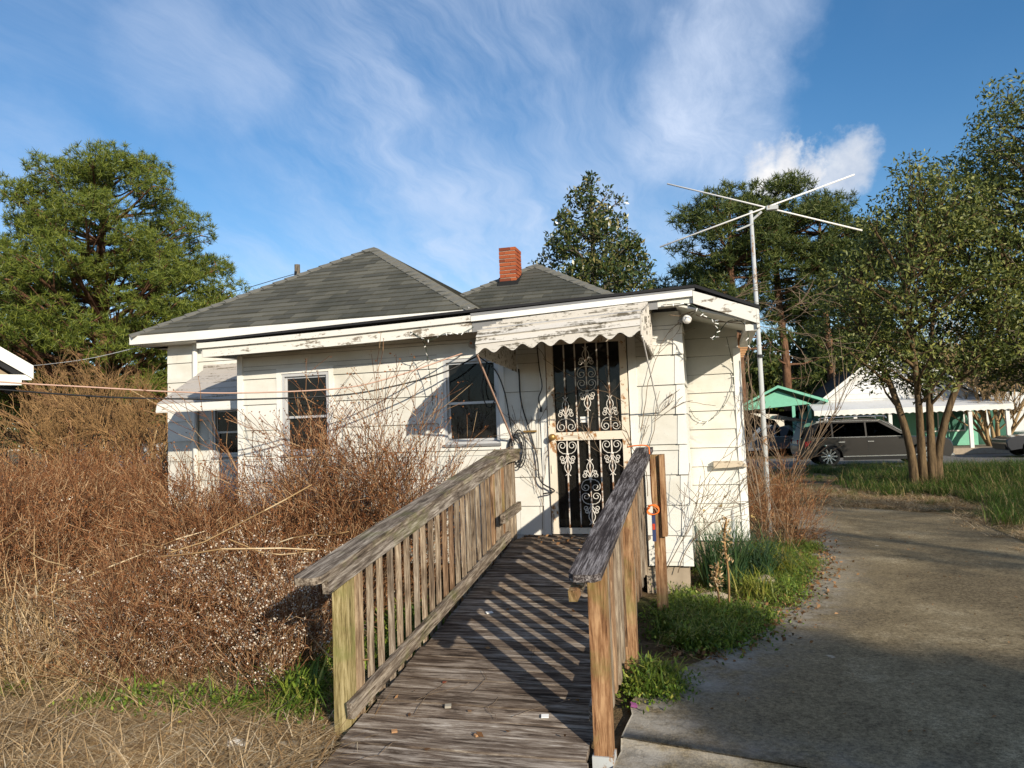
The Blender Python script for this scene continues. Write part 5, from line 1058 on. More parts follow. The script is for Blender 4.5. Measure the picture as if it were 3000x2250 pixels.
car('parked_wagon', 'dark blue grey car parked under the green carport', (2.5, 39.2, 0), R(188), 4.6, 1.5, 1.8, paintmat('slate_paint', (0.07, 0.085, 0.11)), 'sedan')
car('parked_sedan', 'pale green sedan parked far right beyond the bare tree', (16.0, 39.6, 0), R(195), 4.7, 1.45, 1.8, paintmat('sage_paint', (0.14, 0.19, 0.14)), 'sedan')
car('parked_sedan', 'dark sedan at the far right edge of the road', (12.9, 32.4, 0), R(178), 4.6, 1.4, 1.8, paintmat('black_paint', (0.02, 0.02, 0.024)), 'sedan')

# ================================================================== TREES
U2 = Vector((math.cos(R(15)), math.sin(R(15)), 0)); V2 = Vector((-math.sin(R(15)), math.cos(R(15)), 0))
def tree(name, label, base, trunks, clumps, leaf, bark, leafmat_, group=None, limb_r=.06, limb_from=.62, cat='tree', seed=1, twigs=0, limb_drop=.35):
    """trunks: list of (points, radii); clumps: list of (centre, radius) in world space; leaf(c, r) -> points and mesh arrays"""
    rd = random.Random(seed); t = thing(name, label, cat, base, group)
    b = MB()
    for pts, rad in trunks: b.tube(spline(pts, 4), list(np.interp(np.linspace(0, 1, (len(pts) - 1) * 4 + 1), np.linspace(0, 1, len(rad)), rad)), 9)
    link('trunk', b.mesh('trunk', True), bark, t)
    segs = []
    for c, r in clumps:
        pts, rad = trunks[min(range(len(trunks)), key=lambda i: (Vector(trunks[i][0][-1]) - Vector(c)).length)]
        P = [Vector(p) for p in pts]; c = Vector(c); hd = min(math.hypot(c.x - p.x, c.y - p.y) for p in P)
        zt_ = c.z - limb_drop * hd - rd.uniform(0, .4); best = min((P[i].lerp(P[i + 1], k / 6) for i in range(len(P) - 1) for k in range(7)), key=lambda q: abs(q.z - zt_))
        q0 = best; n = 5; mid = q0.lerp(c, .5) + Vector((rd.gauss(0, .12), rd.gauss(0, .12), rd.gauss(0, .12) - .08 * hd)) * min(1, hd / 2)
        path = [q0.lerp(mid, k / 3) if k < 3 else mid.lerp(c, (k - 3) / 3) for k in range(7)]; L_ = (c - q0).length; r0 = min(.03 + limb_r * L_ / 4, limb_r * 1.4)
        for k in range(6): segs.append((path[k][:], path[k + 1][:], r0 * (1 - .13 * k), r0 * (1 - .13 * (k + 1))))
        for k in range(twigs):
            a = path[rd.randint(3, 6)]; e = c + Vector((rd.uniform(-1, 1), rd.uniform(-1, 1), rd.uniform(-.7, .7))) * r * .8; segs.append((a[:], e[:], r0 * .3, r0 * .1))
    v, f = tubes_np(segs, 5); link('branches', npmesh('branches', v, f), bark, t)['kind'] = 'stuff'
    parts = [leaf(np.array(c), r) for c, r in clumps]; off = 0; fs = []
    for v, f in parts: fs.append(f + off); off += len(v)
    link('crown', npmesh('crown', np.concatenate([p[0] for p in parts]), np.concatenate(fs)), leafmat_, t)
    return t
def pts_in(c, r, n, flat=.65, shell=.35):
    d = rng.normal(size=(n, 3)); d /= np.linalg.norm(d, axis=1, keepdims=True); rr = r * (shell + (1 - shell) * rng.uniform(0, 1, n) ** .5)
    p = d * rr[:, None]; p[:, 2] *= flat; return c + p
def pine_leaf(n, nper, L_, w): return lambda c, r: needles_np(pts_in(c, r, int(n * r * r), .6), nper, L_, w, .5)
def leafy(n, size, asp=.45, up=.2, flat=.75): return lambda c, r: leaves_np(pts_in(c, r, int(n * r * r), flat), size, asp, up)
def env_clumps(cx, cy, prof, n, r0, r1, seed, dw=1.0, inner=.25, minz=None):
    """clumps spread through the volume under a silhouette: prof = [(z, half width left, half width right)]"""
    rd = np.random.default_rng(seed); out = []; zs = [p[0] for p in prof]; w = np.array([p[1] + p[2] for p in prof]); k = 0
    while len(out) < n and k < 20000:
        k += 1; z = rd.uniform(zs[0], zs[-1]); wl, wr_ = np.interp(z, zs, [p[1] for p in prof]), np.interp(z, zs, [p[2] for p in prof])
        if rd.uniform(0, w.max()) > wl + wr_ + .3: continue
        a = rd.uniform(0, 2 * math.pi); q = (inner + (1 - inner) * rd.uniform() ** .6); u = math.cos(a) * q; u *= wr_ if u > 0 else wl; d = math.sin(a) * q * (wl + wr_) / 2 * dw
        p = Vector((cx, cy, z)) + U2 * u + V2 * d; r = rd.uniform(r0, r1)
        if all((p - o[0]).length > .55 * (r + o[1]) * .8 for o in out): out.append((p, r))
    return [(tuple(p), r) for p, r in out]
# big pine on the left
bx, by = -23.5, 24.8
cl = env_clumps(bx, by, [(3.6, 5.2, 3.0), (5.0, 6.5, 4.8), (6.5, 7.0, 5.4), (8, 6.0, 4.6), (9.8, 5.4, 4.0), (11.5, 4.2, 3.4), (12.8, 2.6, 2.2), (13.9, .9, .9)], 230, .68, 1.05, 5)
cl += [(tuple(Vector((bx, by, z)) + U2 * u + V2 * d), r) for z, u, d, r in ((6.2, 4.6, 0, 1), (5.4, 5.4, .4, .95), (4.8, 4.2, -.6, 1), (5.6, 3.4, .8, 1), (4.4, 3.0, .2, 1.05), (6.9, 4.3, .6, .9), (4.9, 5.9, -.3, .75), (3.9, 1.6, .5, 1.1), (3.9, 2.6, -.8, .9), (4.1, .2, 1, 1.1))]
tree('pine_tree', 'large spreading pine towering left of the house', (bx, by, 0), [([(bx, by, -.2), (bx + .1, by, 2.5), (bx - .1, by, 5), (bx - .6, by, 8), (bx - .4, by, 11), (bx, by, 13.4)], [.34, .3, .27, .22, .13, .04])], cl, pine_leaf(85, 17, .22, .024), BARK_PINE, PINE, None, .075, twigs=3, seed=2)
bx, by = -31.5, 28
cl = env_clumps(bx, by, [(3, 2.5, 3.4), (5, 3, 3.6), (7, 2.5, 3), (9, 1.6, 1.6), (10, .5, .5)], 60, .7, 1.1, 8)
tree('pine_tree', 'smaller pine behind the big one at the left edge', (bx, by, 0), [([(bx, by, -.2), (bx, by, 4), (bx + .2, by, 9.5)], [.25, .2, .05])], cl, pine_leaf(60, 15, .27, .035), BARK_PINE, PINE, None, .08, twigs=3, seed=3)
# pines behind on the right
for i, (bx, by, zb, zt2, w, n, lab, sd) in enumerate([
    (1.6, 44.0, 8.2, 15.1, 3.5, 44, 'tall pine with a leaning crown behind the antenna, leftmost of its group', 11), (4.3, 46.5, 7.6, 15.9, 3.5, 46, 'tallest pine of the group, rising behind the antenna cross', 12),
    (6.9, 47.5, 7.2, 14.9, 3.4, 40, 'tall pine behind the evergreen tree, right of the tallest pine', 13), (9.6, 50, 6.8, 13.4, 3.2, 32, 'tall pine farthest right in the group behind the antenna', 14), (-1.2, 50, 6.0, 12.3, 2.2, 26, 'shorter pine showing just over the corner of the front eave', 15)]):
    pr_ = [(zb, w * .5, w * .5), (zb + (zt2 - zb) * .35, w * .85, w * .85), (zb + (zt2 - zb) * .65, w, w), (zb + (zt2 - zb) * .88, w * .7, w * .7), (zt2, w * .2, w * .2)]
    cl = env_clumps(bx, by, pr_, n, .7, 1.2, sd, 1, .3); rd = random.Random(sd)
    for k in range(7): a = rd.uniform(0, 6.28); cl.append(((bx + math.cos(a) * rd.uniform(1, 2.4), by + math.sin(a) * 2, rd.uniform(3, zb)), rd.uniform(.5, .75)))
    tree('pine_tree', lab, (bx, by, 0), [([(bx, by, -.2), (bx + .1, by, 5), (bx - .15, by, 10), (bx, by, zt2 - .6)], [.27, .24, .19, .05])], cl, pine_leaf(46, 14, .36, .045), BARK_PINE, PINE_DARK, 'pines behind the antenna', .10, twigs=3, seed=sd, limb_drop=.1)
# magnolia
bx, by = -3.25, 22.0
cl = env_clumps(bx, by, [(2.5, 2.2, 2.9), (4.6, 2.1, 2.6), (5.6, 1.85, 2.2), (6.6, 1.55, 1.5), (7.6, 1.15, .95), (8.4, .65, .5), (9.05, .2, .15)], 140, .28, .52, 21, 1, .35)
cl += [(tuple(Vector((bx, by, z)) + U2 * u), r) for z, u, r in ((9.2, .1, .2), (8.75, .55, .22), (8.5, .95, .2), (7.85, .9, .25), (7.4, -1.2, .25), (8.1, -.7, .25), (6.5, -1.65, .28), (6.7, 1.45, .25))]
tree('magnolia_tree', 'pointed glossy leaved evergreen rising behind the house roof', (bx, by, 0), [([(bx, by, -.2), (bx, by, 4), (bx + .05, by, 8.8)], [.2, .14, .03])], cl, leafy(1000, .155, .40, .35, 1.0), BARK_GREY, MAGN, None, .05, twigs=2, seed=4, limb_drop=.5)
# evergreens on the right
bx, by = 4.62, 18.9
tk = [([(bx + dx, by, -.1), (bx + dx * 1.15, by, .9), (bx + dx * 1.7 + e * .6, by + dy, 2.4), (bx + dx * 3.2 + e * 2, by + dy * 2, 4.6)], [.115, .09, .07, .028]) for dx, e, dy in ((-.22, -.30, .1), (-.02, -.1, -.3), (.16, .05, .25), (.30, .5, -.1))]
cl = env_clumps(bx + .1, by, [(2.3, .6, .7), (3.1, 2.0, 1.7), (4.2, 2.3, 1.9), (5.4, 1.9, 1.8), (6.3, 1.4, 1.5), (7.0, .7, .9), (7.4, .3, .4)], 118, .34, .62, 31, 1.1, .2)
tree('evergreen_tree', 'multi-stemmed dark evergreen standing in the tall grass before the parked SUV', (bx, by, 0), tk, cl, leafy(760, .115, .36, .2), BARK_BROWN, EVERG, None, .04, twigs=4, seed=5, limb_drop=.55)
bx, by = 7.75, 20.0
cl = env_clumps(bx, by, [(2.4, 1.7, 2), (3.4, 2.3, 2.4), (5, 2.5, 2.6), (6.6, 2.4, 2.6), (8.0, 1.7, 2.2), (9.2, .8, 1.2)], 160, .4, .78, 32, 1.0, .2)
tree('evergreen_tree', 'taller dark evergreen cut off by the right edge of the view', (bx, by, 0), [([(bx, by, -.2), (bx - .1, by, 2.4), (bx, by, 5), (bx + .1, by, 8.4)], [.24, .19, .13, .04])], cl, leafy(700, .125, .36, .2), BARK_GREY, EVERG, None, .06, twigs=4, seed=6, limb_drop=.5)
# leafless trees
def bare(name, label, base, stems, H_, seed, mat, depth=3, nb=4, r=.05, spread=.55, lean=.35, group=None, twig=None, grav=.03):
    rd = random.Random(seed); t = thing(name, label, 'tree', base, group); sg, tp = [], []; tr_ = []
    for i in range(stems):
        a = 2 * math.pi * (i + rd.uniform(-.3, .3)) / stems; d = Vector((math.cos(a) * lean, math.sin(a) * lean, 1)); s0 = []
        branchy(s0, tp, Vector(base) + Vector((math.cos(a), math.sin(a), 0)) * .08, d, H_ * rd.uniform(.5, .65), r * rd.uniform(.7, 1.1), depth, nb, spread, grav, rd, 5, .62)
        tr_ += s0[:5]; sg += s0[5:]
    v, f = tubes_np(tr_, 7); link('trunk', npmesh('trunk', v, f), mat, t)
    v, f = tubes_np([(a, b, max(c, .004), max(d, .003)) for a, b, c, d in sg], 3); link('crown', npmesh('crown', v, f), twig or mat, t); return t
for i, (p, h, lab) in enumerate([((-15.3, 14.6, 0), 3.9, 'bare tan shrub tree at the far left below the low cables'), ((-13.7, 15.0, 0), 3.7, 'bare vase-shaped shrub tree nearest the left side of the house'), ((-17.3, 16.5, 0), 4.3, 'bare brown shrub tree farthest back behind the pale shed corner'), ((-14.6, 17.5, 0), 3.9, 'bare brown shrub tree between the pine trunk and the house')]):
    bare('bare_shrub_tree', lab, p, 8, h, 40 + i, BARK_TAN if i < 2 else TWIG_TAN, 4, 4, .05, .62, .55, 'bare shrub trees left of the house', TWIG_TAN)
bare('crape_myrtle', 'bare vase-shaped tree beside the pale neighbour house on the right', (11.9, 37.0, 0), 10, 5.6, 51, BARK_TAN, 4, 4, .10, .5, .5, None, BARK_TAN)
for i, (p, h, lab) in enumerate([((.78, 11.9, 0), 3.6, 'tall bare sapling just right of the antenna pole'), ((.45, 10.3, 0), 2.9, 'slim bare sapling between the wing wall and the antenna pole'), ((1.15, 13.2, 0), 3.3, 'bare sapling leaning right behind the antenna pole'), ((.98, 12.6, 0), 2.6, 'short bare sapling behind the pole by the far end of the drive')]):
    bare('bare_sapling', lab, p, 2, h, 60 + i, TWIG_GREY, 2, 4, .016, .38, .14, 'bare saplings round the antenna pole', TWIG_GREY, .05)
# trees that stand behind the photographer and shade the drive
def shade(label, u, w, prof, n, r0, r1, lf, seed, cat='tree'):
    x, y = .737 * u + .676 * w, .676 * u - .737 * w; cl = env_clumps(x, y, prof, n, r0, r1, seed, 1, .1)
    tree('shade_tree', label, (x, y, 0), [([(x, y, -.2), (x, y, 3), (x, y, prof[-1][0] - .5)], [.25, .2, .06])], cl, lf, BARK_GREY, EVERG, None, .06, twigs=2, seed=seed)
shade('dense rounded evergreen behind the viewer that shades the near drive', 3.75, 18, [(4.7, 1.0, 1.9), (6.8, 1.0, 1.7), (7.6, .9, 1.35), (8.25, .5, .8), (8.7, .1, .35)], 165, .3, .48, leafy(620, .2, .5, .2, .9), 71)
shade('loose evergreen off to the right that dapples the middle of the drive', 9.0, 17, [(6.6, 1.0, 1.4), (7.6, 1.7, 2), (9, 1.7, 2), (10.4, .8, 1)], 30, .3, .6, leafy(110, .2, .45, .2, .7), 72)
shade('thin evergreen off to the right that dapples the far end of the drive', 12.6, 16, [(7, 1.5, 1.7), (9, 2.0, 2.1), (11, 1.5, 1.5), (12.6, .5, .5)], 40, .3, .65, leafy(110, .2, .45, .2, .7), 73)
# far woods
def simple_tree(seed, h, w, nl, mat, size, pine=False):
    rd = np.random.default_rng(seed); c = np.c_[rd.normal(0, 1, (26, 2)) * w * .5, rd.uniform(.25 * h, h * .92, 26)]; c[:, :2] *= np.clip(1.25 - np.abs(c[:, 2:] / h - .55) * 1.6, .2, 1)
    ps = [pts_in(q, rd.uniform(.5, 1.0) * w * .3, nl // 26, .7) for q in c]; v, f = leaves_np(np.concatenate(ps), size, .4 if not pine else .16, .3)
    tv, tf = tubes_np([((0, 0, -.2), (0, 0, h * .9), .2, .05)], 6); return joinnp('far_tree', [(v, f, mat), (tv, tf, BARK_GREY)])
FT = [simple_tree(80 + i, h, w, 1500, m_, s_) for i, (h, w, m_, s_) in enumerate([(9, 4.5, PINE_DARK, .7), (7, 4, EVERG, .6), (10, 4, PINE_DARK, .7), (8, 5, PINE, .7)])]
def bare_mesh(seed, h):
    rd = random.Random(seed); sg, tp = [], []
    branchy(sg, tp, (0, 0, 0), (0, 0, 1), h * .6, .12, 3, 5, .7, .03, rd, 4, .62); v, f = tubes_np([(a, b, max(c, .018), max(d, .014)) for a, b, c, d in sg], 3); return joinnp('far_bare_tree', [(v, f, BARK_GREY)])
FB = [bare_mesh(90 + i, 9) for i in range(3)]
pp = np.c_[rng.uniform(-75, -22, 90), rng.uniform(52, 85, 90), np.zeros(90)]; o = scatter('far_woods', pp, FT + FB, None, rng.uniform(.45, .8, 90))
pp = np.r_[np.c_[rng.uniform(-4, 34, 110), rng.uniform(53, 80, 110), np.zeros(110)], np.c_[rng.uniform(1, 17, 46), rng.uniform(52, 62, 46), np.zeros(46)], np.c_[rng.uniform(34, 90, 60), rng.uniform(48, 80, 60), np.zeros(60)]]; scatter('far_woods', pp, FT + FB, None, np.r_[rng.uniform(.5, .9, 110), rng.uniform(.65, 1.0, 46), rng.uniform(.5, .9, 60)])

# ================================================================== UNDERGROWTH
def shrub(seed, h, stems, seedmat, nseed, ssize, lean=.4, depth=2, nb=5, r=.0048, spread=.5):
    rd = random.Random(seed); sg, tp = [], []
    for i in range(stems):
        a = rd.uniform(0, 6.283); l_ = abs(rd.gauss(0, lean)); branchy(sg, tp, (math.cos(a) * .1, math.sin(a) * .1, 0), (math.cos(a) * l_, math.sin(a) * l_, 1), h * rd.uniform(.55, .95), r, depth, nb, spread, .02, rd, 5, .5)
    v, f = tubes_np([(a, b, max(c, .0032), max(d, .0024)) for a, b, c, d in sg], 3); parts = [(v, f, BRUSH)]
    if nseed:
        tp = np.array(tp); c = np.repeat(tp, nseed, 0) + rng.normal(0, .018, (len(tp) * nseed, 3)); v, f = leaves_np(c, ssize, .75, .4); parts.append((v, f, seedmat))
    return joinnp('dry_shrub', parts)
SA = [shrub(100 + i, 1.5, 9, BUDS, 2, .02, .42, 2, 4, .006, .55) for i in range(5)]                     # reddish, brown buds
SB = [shrub(110 + i, 1.2, 10, SEEDS, 3, .021, .42, 2, 4, .0055, .55) for i in range(5)]                    # pale seed heads
SCW = [shrub(120 + i, 2.0, 5, BUDS, 2, .022, .16, 2, 7, .0055, .55) for i in range(3)]  # tall thin weeds by the wall
def inpoly(n, f):
    out = []
    while len(out) < n:
        p = f()
        if p is not None: out.append(p)
    return np.array(out)
def brush_pt():
    x, y = rng.uniform(-11.5, -2.3), rng.uniform(3.9, 13.0)
    if y > 7.1 and x > -5.75: return None
    if x < -3.9 and y < 5.7 + .3 * math.sin(x * 2.1) and rng.uniform() < (.7 if x < -4.9 else .15): return None
    if x > -2.75 and (y > 4.6 or rng.uniform() < .5): return None
    if x > -5.2 and y > 5.8 and rng.uniform() < .45: return None
    if y > 8.7 and x > -8.1: return None
    if y < 4.15 + .5 * math.sin(x * 1.7) * .5 + .12 * max(0, -x - 4): return None
    if y < 9 and x < -9.9: return None
    return (x, y, -.02)
bp_ = inpoly(430, brush_pt)
front = np.clip((bp_[:, 1] - 4.0) / 1.6, .0, 1); mid_ = np.exp(-((bp_[:, 0] + 3.0) / 1.3) ** 2 - ((bp_[:, 1] - 4.8) / 1.0) ** 2)
nearw = 1 / (1 + np.exp(-(bp_[:, 0] + 5.3) * 4)); sc_ = (.54 + .33 * front) * rng.uniform(.75, 1.12, len(bp_)) * (1 - nearw * (.22 + .14 * (bp_[:, 1] > 5.8)))
sc_ = np.where((bp_[:, 0] > -8.2) & (bp_[:, 1] > 7.0), sc_ * .72, sc_); isB = rng.uniform(0, 1, len(bp_)) < (.05 + .85 * np.exp(-((bp_[:, 0] + 3.6) / 1.8) ** 2 - ((bp_[:, 1] - 4.9) / 1.1) ** 2))
tilt = np.c_[rng.normal(0, .16, (len(bp_), 2)), rng.uniform(0, 6.28, len(bp_))]
scatter('dry_brush', bp_[~isB], SA, tilt[~isB], sc_[~isB]); scatter('seed_head_weeds', bp_[isB], SB, tilt[isB], sc_[isB] * .95)
nw = np.c_[rng.uniform(-5.1, -2.85, 46), rng.uniform(5.4, 6.9, 46), np.zeros(46)]; scatter('dry_brush', nw, SA, np.c_[rng.normal(0, .14, (46, 2)), rng.uniform(0, 6.28, 46)], rng.uniform(.55, .88, 46))
xb_ = np.c_[rng.uniform(-4.4, -2.45, 34), rng.uniform(4.15, 5.3, 34), np.zeros(34)]; scatter('dry_brush', xb_[:18], SA, np.c_[rng.normal(0, .2, (18, 2)), rng.uniform(0, 6.28, 18)], rng.uniform(.4, .62, 18)); scatter('seed_head_weeds', xb_[18:], SB, np.c_[rng.normal(0, .2, (16, 2)), rng.uniform(0, 6.28, 16)], rng.uniform(.45, .75, 16))
tw = np.c_[rng.uniform(-4.8, -2.6, 17), rng.uniform(6.0, 7.0, 17), np.zeros(17)]; scatter('tall_dead_weeds', tw, SCW, np.c_[rng.normal(0, .08, (17, 2)), rng.uniform(0, 6.28, 17)], rng.uniform(.6, 1.0, 17))
STR = [joinnp('straw_clump', [(*blades(75, .28, .5, 1.15, .011, .35, 1.15, 5, .75), STRAW)]) for _ in range(4)]
FLAT = [joinnp('flat_straw', [(*blades(70, .3, .14, .4, .009, .14, .12, 2, 1.42), STRAW)]) for _ in range(4)]
GR = [joinnp('grass_tuft', [(*blades(60, .2, .2, .5, .012, .45, .7, 3), FIELD)]) for _ in range(4)]
WD = []
for i in range(4):
    c = np.c_[rng.normal(0, .12, (250, 2)), np.abs(rng.normal(.04, .045, 250))]; v, f = leaves_np(c, .032, .5, .8); WD.append(joinnp('weed_patch', [(v, f, WEED), (*blades(48, .15, .1, .3, .013, .5, .7, 3), WEED)]))
st = inpoly(140, lambda: (rng.uniform(-9, -4.0), rng.uniform(4.1, 5.9), 0)); st = st[(st[:, 1] < 6.2 + 0 * st[:, 0]) & (st[:, 0] < -3.7)]
scatter('straw_grass', st, STR, np.c_[rng.normal(0, .3, (len(st), 2)), rng.uniform(0, 6.28, len(st))], rng.uniform(.5, 1.15, len(st)))
fl = np.c_[rng.uniform(-7.5, -2.15, 3600), rng.uniform(1.8, 4.8, 3600), np.full(3600, .0)]; scatter('fallen_straw', fl, FLAT, np.c_[rng.normal(0, .07, (3600, 2)), rng.uniform(0, 6.28, 3600)], rng.uniform(.5, 1.15, 3600))
def field_pt():
    x, y = rng.uniform(3.0, 15), rng.uniform(12.6, 26.5)
    if x < np.interp(y, *zip(*RE)) + .25 and y < 15.4: return None
    if x < 3.2 + .9 * math.sin(y * .9) * .6 + (.9 if y < 17 else 0): return None
    return (x, y, float(gz(x, y)))
fp = inpoly(2300, field_pt); scatter('field_grass', fp, GR, None, rng.uniform(.45, 1.15, len(fp)))
p2 = np.c_[rng.uniform(1.2, 5, 420), rng.uniform(15.2, 27.4, 420), np.full(420, -.02)]; scatter('rough_grass', p2, GR + FLAT, None, rng.uniform(.2, .5, 420))
p3 = np.c_[rng.uniform(9, 26, 700), rng.uniform(35.4, 41, 700), np.full(700, -.02)]; scatter('verge_grass', p3, GR, None, rng.uniform(.3, .6, 700))
p4 = np.r_[np.c_[rng.uniform(1.3, 4.6, 260), rng.uniform(14.6, 18.5, 260), np.full(260, .0)], np.c_[rng.uniform(1.4, 4.4, 500), rng.uniform(15.2, 19, 500), np.full(500, .0)], np.c_[rng.uniform(3.6, 5.4, 160), rng.uniform(8, 14, 160), np.full(160, .0)]]; scatter('pine_straw', p4, FLAT, np.c_[rng.normal(0, .05, (len(p4), 2)), rng.uniform(0, 6.28, len(p4))], rng.uniform(.5, 1.0, len(p4)))
def strip_pt():
    y = rng.uniform(4.25, 10.5); l = np.interp(y, *zip(*LE)); lo_ = -.47 if y < 7.5 else (-.2 if y < 8.7 else .35); x = rng.uniform(lo_, max(l + .05, lo_ + .1))
    k = math.sin(x * 5.1 + y * 2.3) + math.sin(x * 2.2 - y * 3.7)
    return (x, y, -.02) if rng.uniform() < (.35 if y < 5.2 else .9) and k > -.55 and not (y < 4.6) else None
sp = inpoly(235, strip_pt); sp_far = sp[:, 1] > 7.6
scatter('weed_ground_cover', sp, WD, None, np.where(sp_far, rng.uniform(.45, .8, len(sp)), rng.uniform(.6, 1.15, len(sp))))
p5 = np.r_[np.c_[rng.uniform(-2.7, -2.12, 40), rng.uniform(3.9, 6.2, 40), np.zeros(40)], np.c_[rng.uniform(-8, -2.2, 14), rng.uniform(3.6, 4.4, 14), np.zeros(14)]]; scatter('weed_ground_cover', p5, WD, None, rng.uniform(.6, 1.2, 54))
ls = inpoly(70, lambda: (lambda y: (rng.uniform(-.3, np.interp(y, *zip(*LE))), y, 0))(rng.uniform(5.6, 9.5))); scatter('fallen_straw', ls, FLAT, np.c_[rng.normal(0, .1, (len(ls), 2)), rng.uniform(0, 6.28, len(ls))], rng.uniform(.3, .7, len(ls)))
lp = inpoly(1900, lambda: (lambda y: (np.interp(y, *zip(*LE)) + rng.normal(0, .16) + .04, y, .02))(rng.uniform(5.4, 12))); v, f = leaves_np(lp, .045, .6, 0); v[:, 2] = np.clip(v[:, 2], .004, .05); o = link('leaf_litter', joinnp('leaf_litter', [(v, f, LITTER)])); o['kind'] = 'stuff'
lp = np.c_[rng.uniform(-.3, 4.2, 500), rng.uniform(4.2, 15, 500), np.full(500, .018)]; v, f = leaves_np(lp, .03, .4, 0); v[:, 2] = np.clip(v[:, 2], .015, .03); o = link('leaf_litter', joinnp('leaf_litter', [(v, f, LITTER)])); o['kind'] = 'stuff'
pb = np.c_[rng.uniform(.42, 1.12, 26), rng.uniform(9.6, 15.0, 26), np.zeros(26)]; scatter('roadside_brush', pb, SA, np.c_[rng.normal(0, .3, (26, 2)), rng.uniform(0, 6.28, 26)], rng.uniform(.35, .75, 26))
# plants that can be told apart
def plant(name, label, cat, loc, parts, group=None, sc=1.0):
    t = thing(name, label, cat, loc, group)
    for nm, (v, f), m_ in parts: link(nm, joinnp(nm, [(np.asarray(v) * sc + np.array(loc), f, m_)]), None, t)['kind'] = 'stuff'
    return t
def heads(n, spread, h): c = np.c_[rng.normal(0, spread, (n, 2)), rng.normal(h, .05, n)]; return leaves_np(np.repeat(c, 5, 0), .03, .6, .2)
plant('daffodil_clump', 'upright blue green daffodil clump with faded flowers against the house corner', 'plant', (.02, 7.78, 0), [('leaves', blades(300, .19, .5, .8, .019, .2, .35, 4), DAFF), ('flowers', heads(3, .12, .78), DAFFY)])
plant('daffodil_clump', 'leaning daffodil clump under the wing wall by the metal stake', 'plant', (.34, 8.35, 0), [('leaves', blades(260, .2, .45, .72, .019, .45, .7, 4), DAFF), ('flowers', heads(2, .14, .62), DAFFY)])
plant('daffodil_clump', 'drooping yellow green leaves beside the antenna pole base', 'plant', (.62, 8.6, 0), [('leaves', blades(130, .14, .4, .62, .016, .8, 1.0, 4), YELLOWG)])
plant('daffodil_clump', 'low yellowing leaves in front of the upright daffodils', 'plant', (.30, 7.35, 0), [('leaves', blades(150, .17, .25, .42, .014, .7, .8, 4), YELLOWG)])
def weedclump(n, h): return blades(n, .12, h * .6, h, .026, .6, .8, 4)
plant('green_weed_clump', 'leafy green weed clump beside the lower left railing post', 'plant', (-2.5, 4.12, 0), [('leaves', weedclump(130, .42), WEED)])
plant('green_weed_clump', 'smaller green clump at the edge of the straw left of the ramp', 'plant', (-2.85, 4.0, 0), [('leaves', weedclump(60, .24), WEED)])
plant('green_weed_clump', 'grassy green clump in the weeds right of the ramp', 'plant', (-.22, 5.75, 0), [('leaves', weedclump(80, .26), WEED)])
plant('green_weed_clump', 'dark green clump at the foot of the middle right railing post', 'plant', (-.40, 4.95, 0), [('leaves', weedclump(70, .26), WEED)])
def stalk(label, x, y, h, sd):
    rd = random.Random(sd); t = thing('dead_plant_stalk', label, 'plant', (x, y, 0), 'dead stalks by the house corner'); b = MB(); b.tube(spline([(x, y, 0), (x + .01, y, h * .4), (x - .01, y, h * .75), (x + .02, y, h)], 4), [.010] * 12 + [.006], 5); link('stem', b.mesh('stem'), TWIG_TAN, t)
    c = np.c_[rng.normal(x, .022, 150), rng.normal(y, .022, 150), rng.uniform(h * .5, h, 150)]; v, f = leaves_np(c, .04, .3, .8); link('seed_head', joinnp('seed_head', [(v, f, STRAW)]), None, t)['kind'] = 'stuff'
stalk('tall brown dead stalk in front of the daffodils', .06, 6.85, .82, 1); stalk('shorter brown dead stalk nearer the ramp', -.03, 6.6, .45, 2)
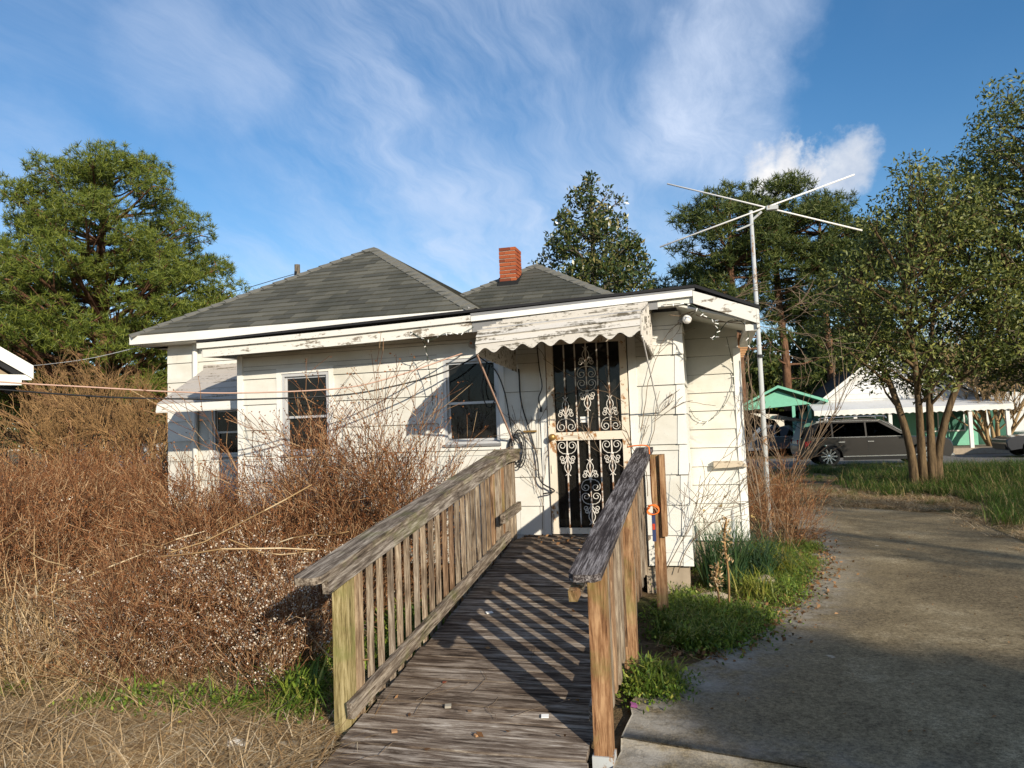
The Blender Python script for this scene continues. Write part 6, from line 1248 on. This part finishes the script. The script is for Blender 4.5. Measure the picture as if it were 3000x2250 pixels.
def vine(label, roots, seed, bend, n=5, r=.0045, depth=2):
    rd = random.Random(seed); t = thing('dry_vine', label, 'vine', roots[0], 'dry vines on the house'); sg, tp = [], []
    for p in roots:
        branchy(sg, tp, p, bend, rd.uniform(.7, 1.3), r, depth, n, .75, .01, rd, 9, .55)
    ymax = max(p[1] for p in roots); sg = [((a[0], min(a[1] * .25 + ymax * .75, ymax), a[2]), (b_[0], min(b_[1] * .25 + ymax * .75, ymax), b_[2]), max(c, .0025), max(d, .002)) for a, b_, c, d in sg]
    v, f = tubes_np(sg, 4); link('stems', npmesh('stems', v, f), TWIG_GREY, t)
vine('dry vine climbing the wall right of the security door', [(-.66, FY - .05, .95), (-.62, FY - .05, 1.3), (-.7, FY - .05, 1.6)], 5, (.05, 0, 1), 3)
vine('dry vine trailing over the foundation pier by the corner', [(-.55, FY - .05, .15), (-.4, FY - .05, .2)], 6, (.35, 0, .8), 5)
vine('dry vine sprawling on the wall between the ramp and the door', [(-1.75, FY - .05, .62), (-1.8, FY - .05, 1.0)], 7, (-.1, 0, 1), 4, .003)
vine('dry vine tangled under the corner eave by the bulb', [(-.35, FY - .3, 2.72), (-.1, FY - .3, 2.7), (.1, FY - .3, 2.62)], 8, (.9, 0, -.2), 4)
vine('pale dry vine hanging from the end of the eave', [(.42, 8.6, 2.4), (.40, 8.65, 2.1), (.38, 8.7, 1.7)], 9, (.05, 0, -1), 4, .008)
vine('thin dry vine crossing the front of the security door', [(-.82, FY - .08, 1.2), (-.85, FY - .08, 1.9)], 10, (-.7, 0, .5), 2, .003)
sg = []
for i in range(26):                                  # long pale canes lying through the brush
    p = Vector((rnd.uniform(-7.5, -2.6), rnd.uniform(3.9, 6), rnd.uniform(.15, .9))); a = rnd.uniform(0, 6.28); d = Vector((math.cos(a), math.sin(a), rnd.uniform(-.2, .45)))
    for j in range(5): q = p + d * rnd.uniform(.14, .26); d = (d + Vector((rnd.gauss(0, .12), rnd.gauss(0, .12), rnd.gauss(0, .12)))).normalized(); sg.append((p[:], q[:], .006, .005)); p = q
v, f = tubes_np(sg, 4); o = link('pale_canes', joinnp('pale_canes', [(v, f, STRAW)])); o['kind'] = 'stuff'
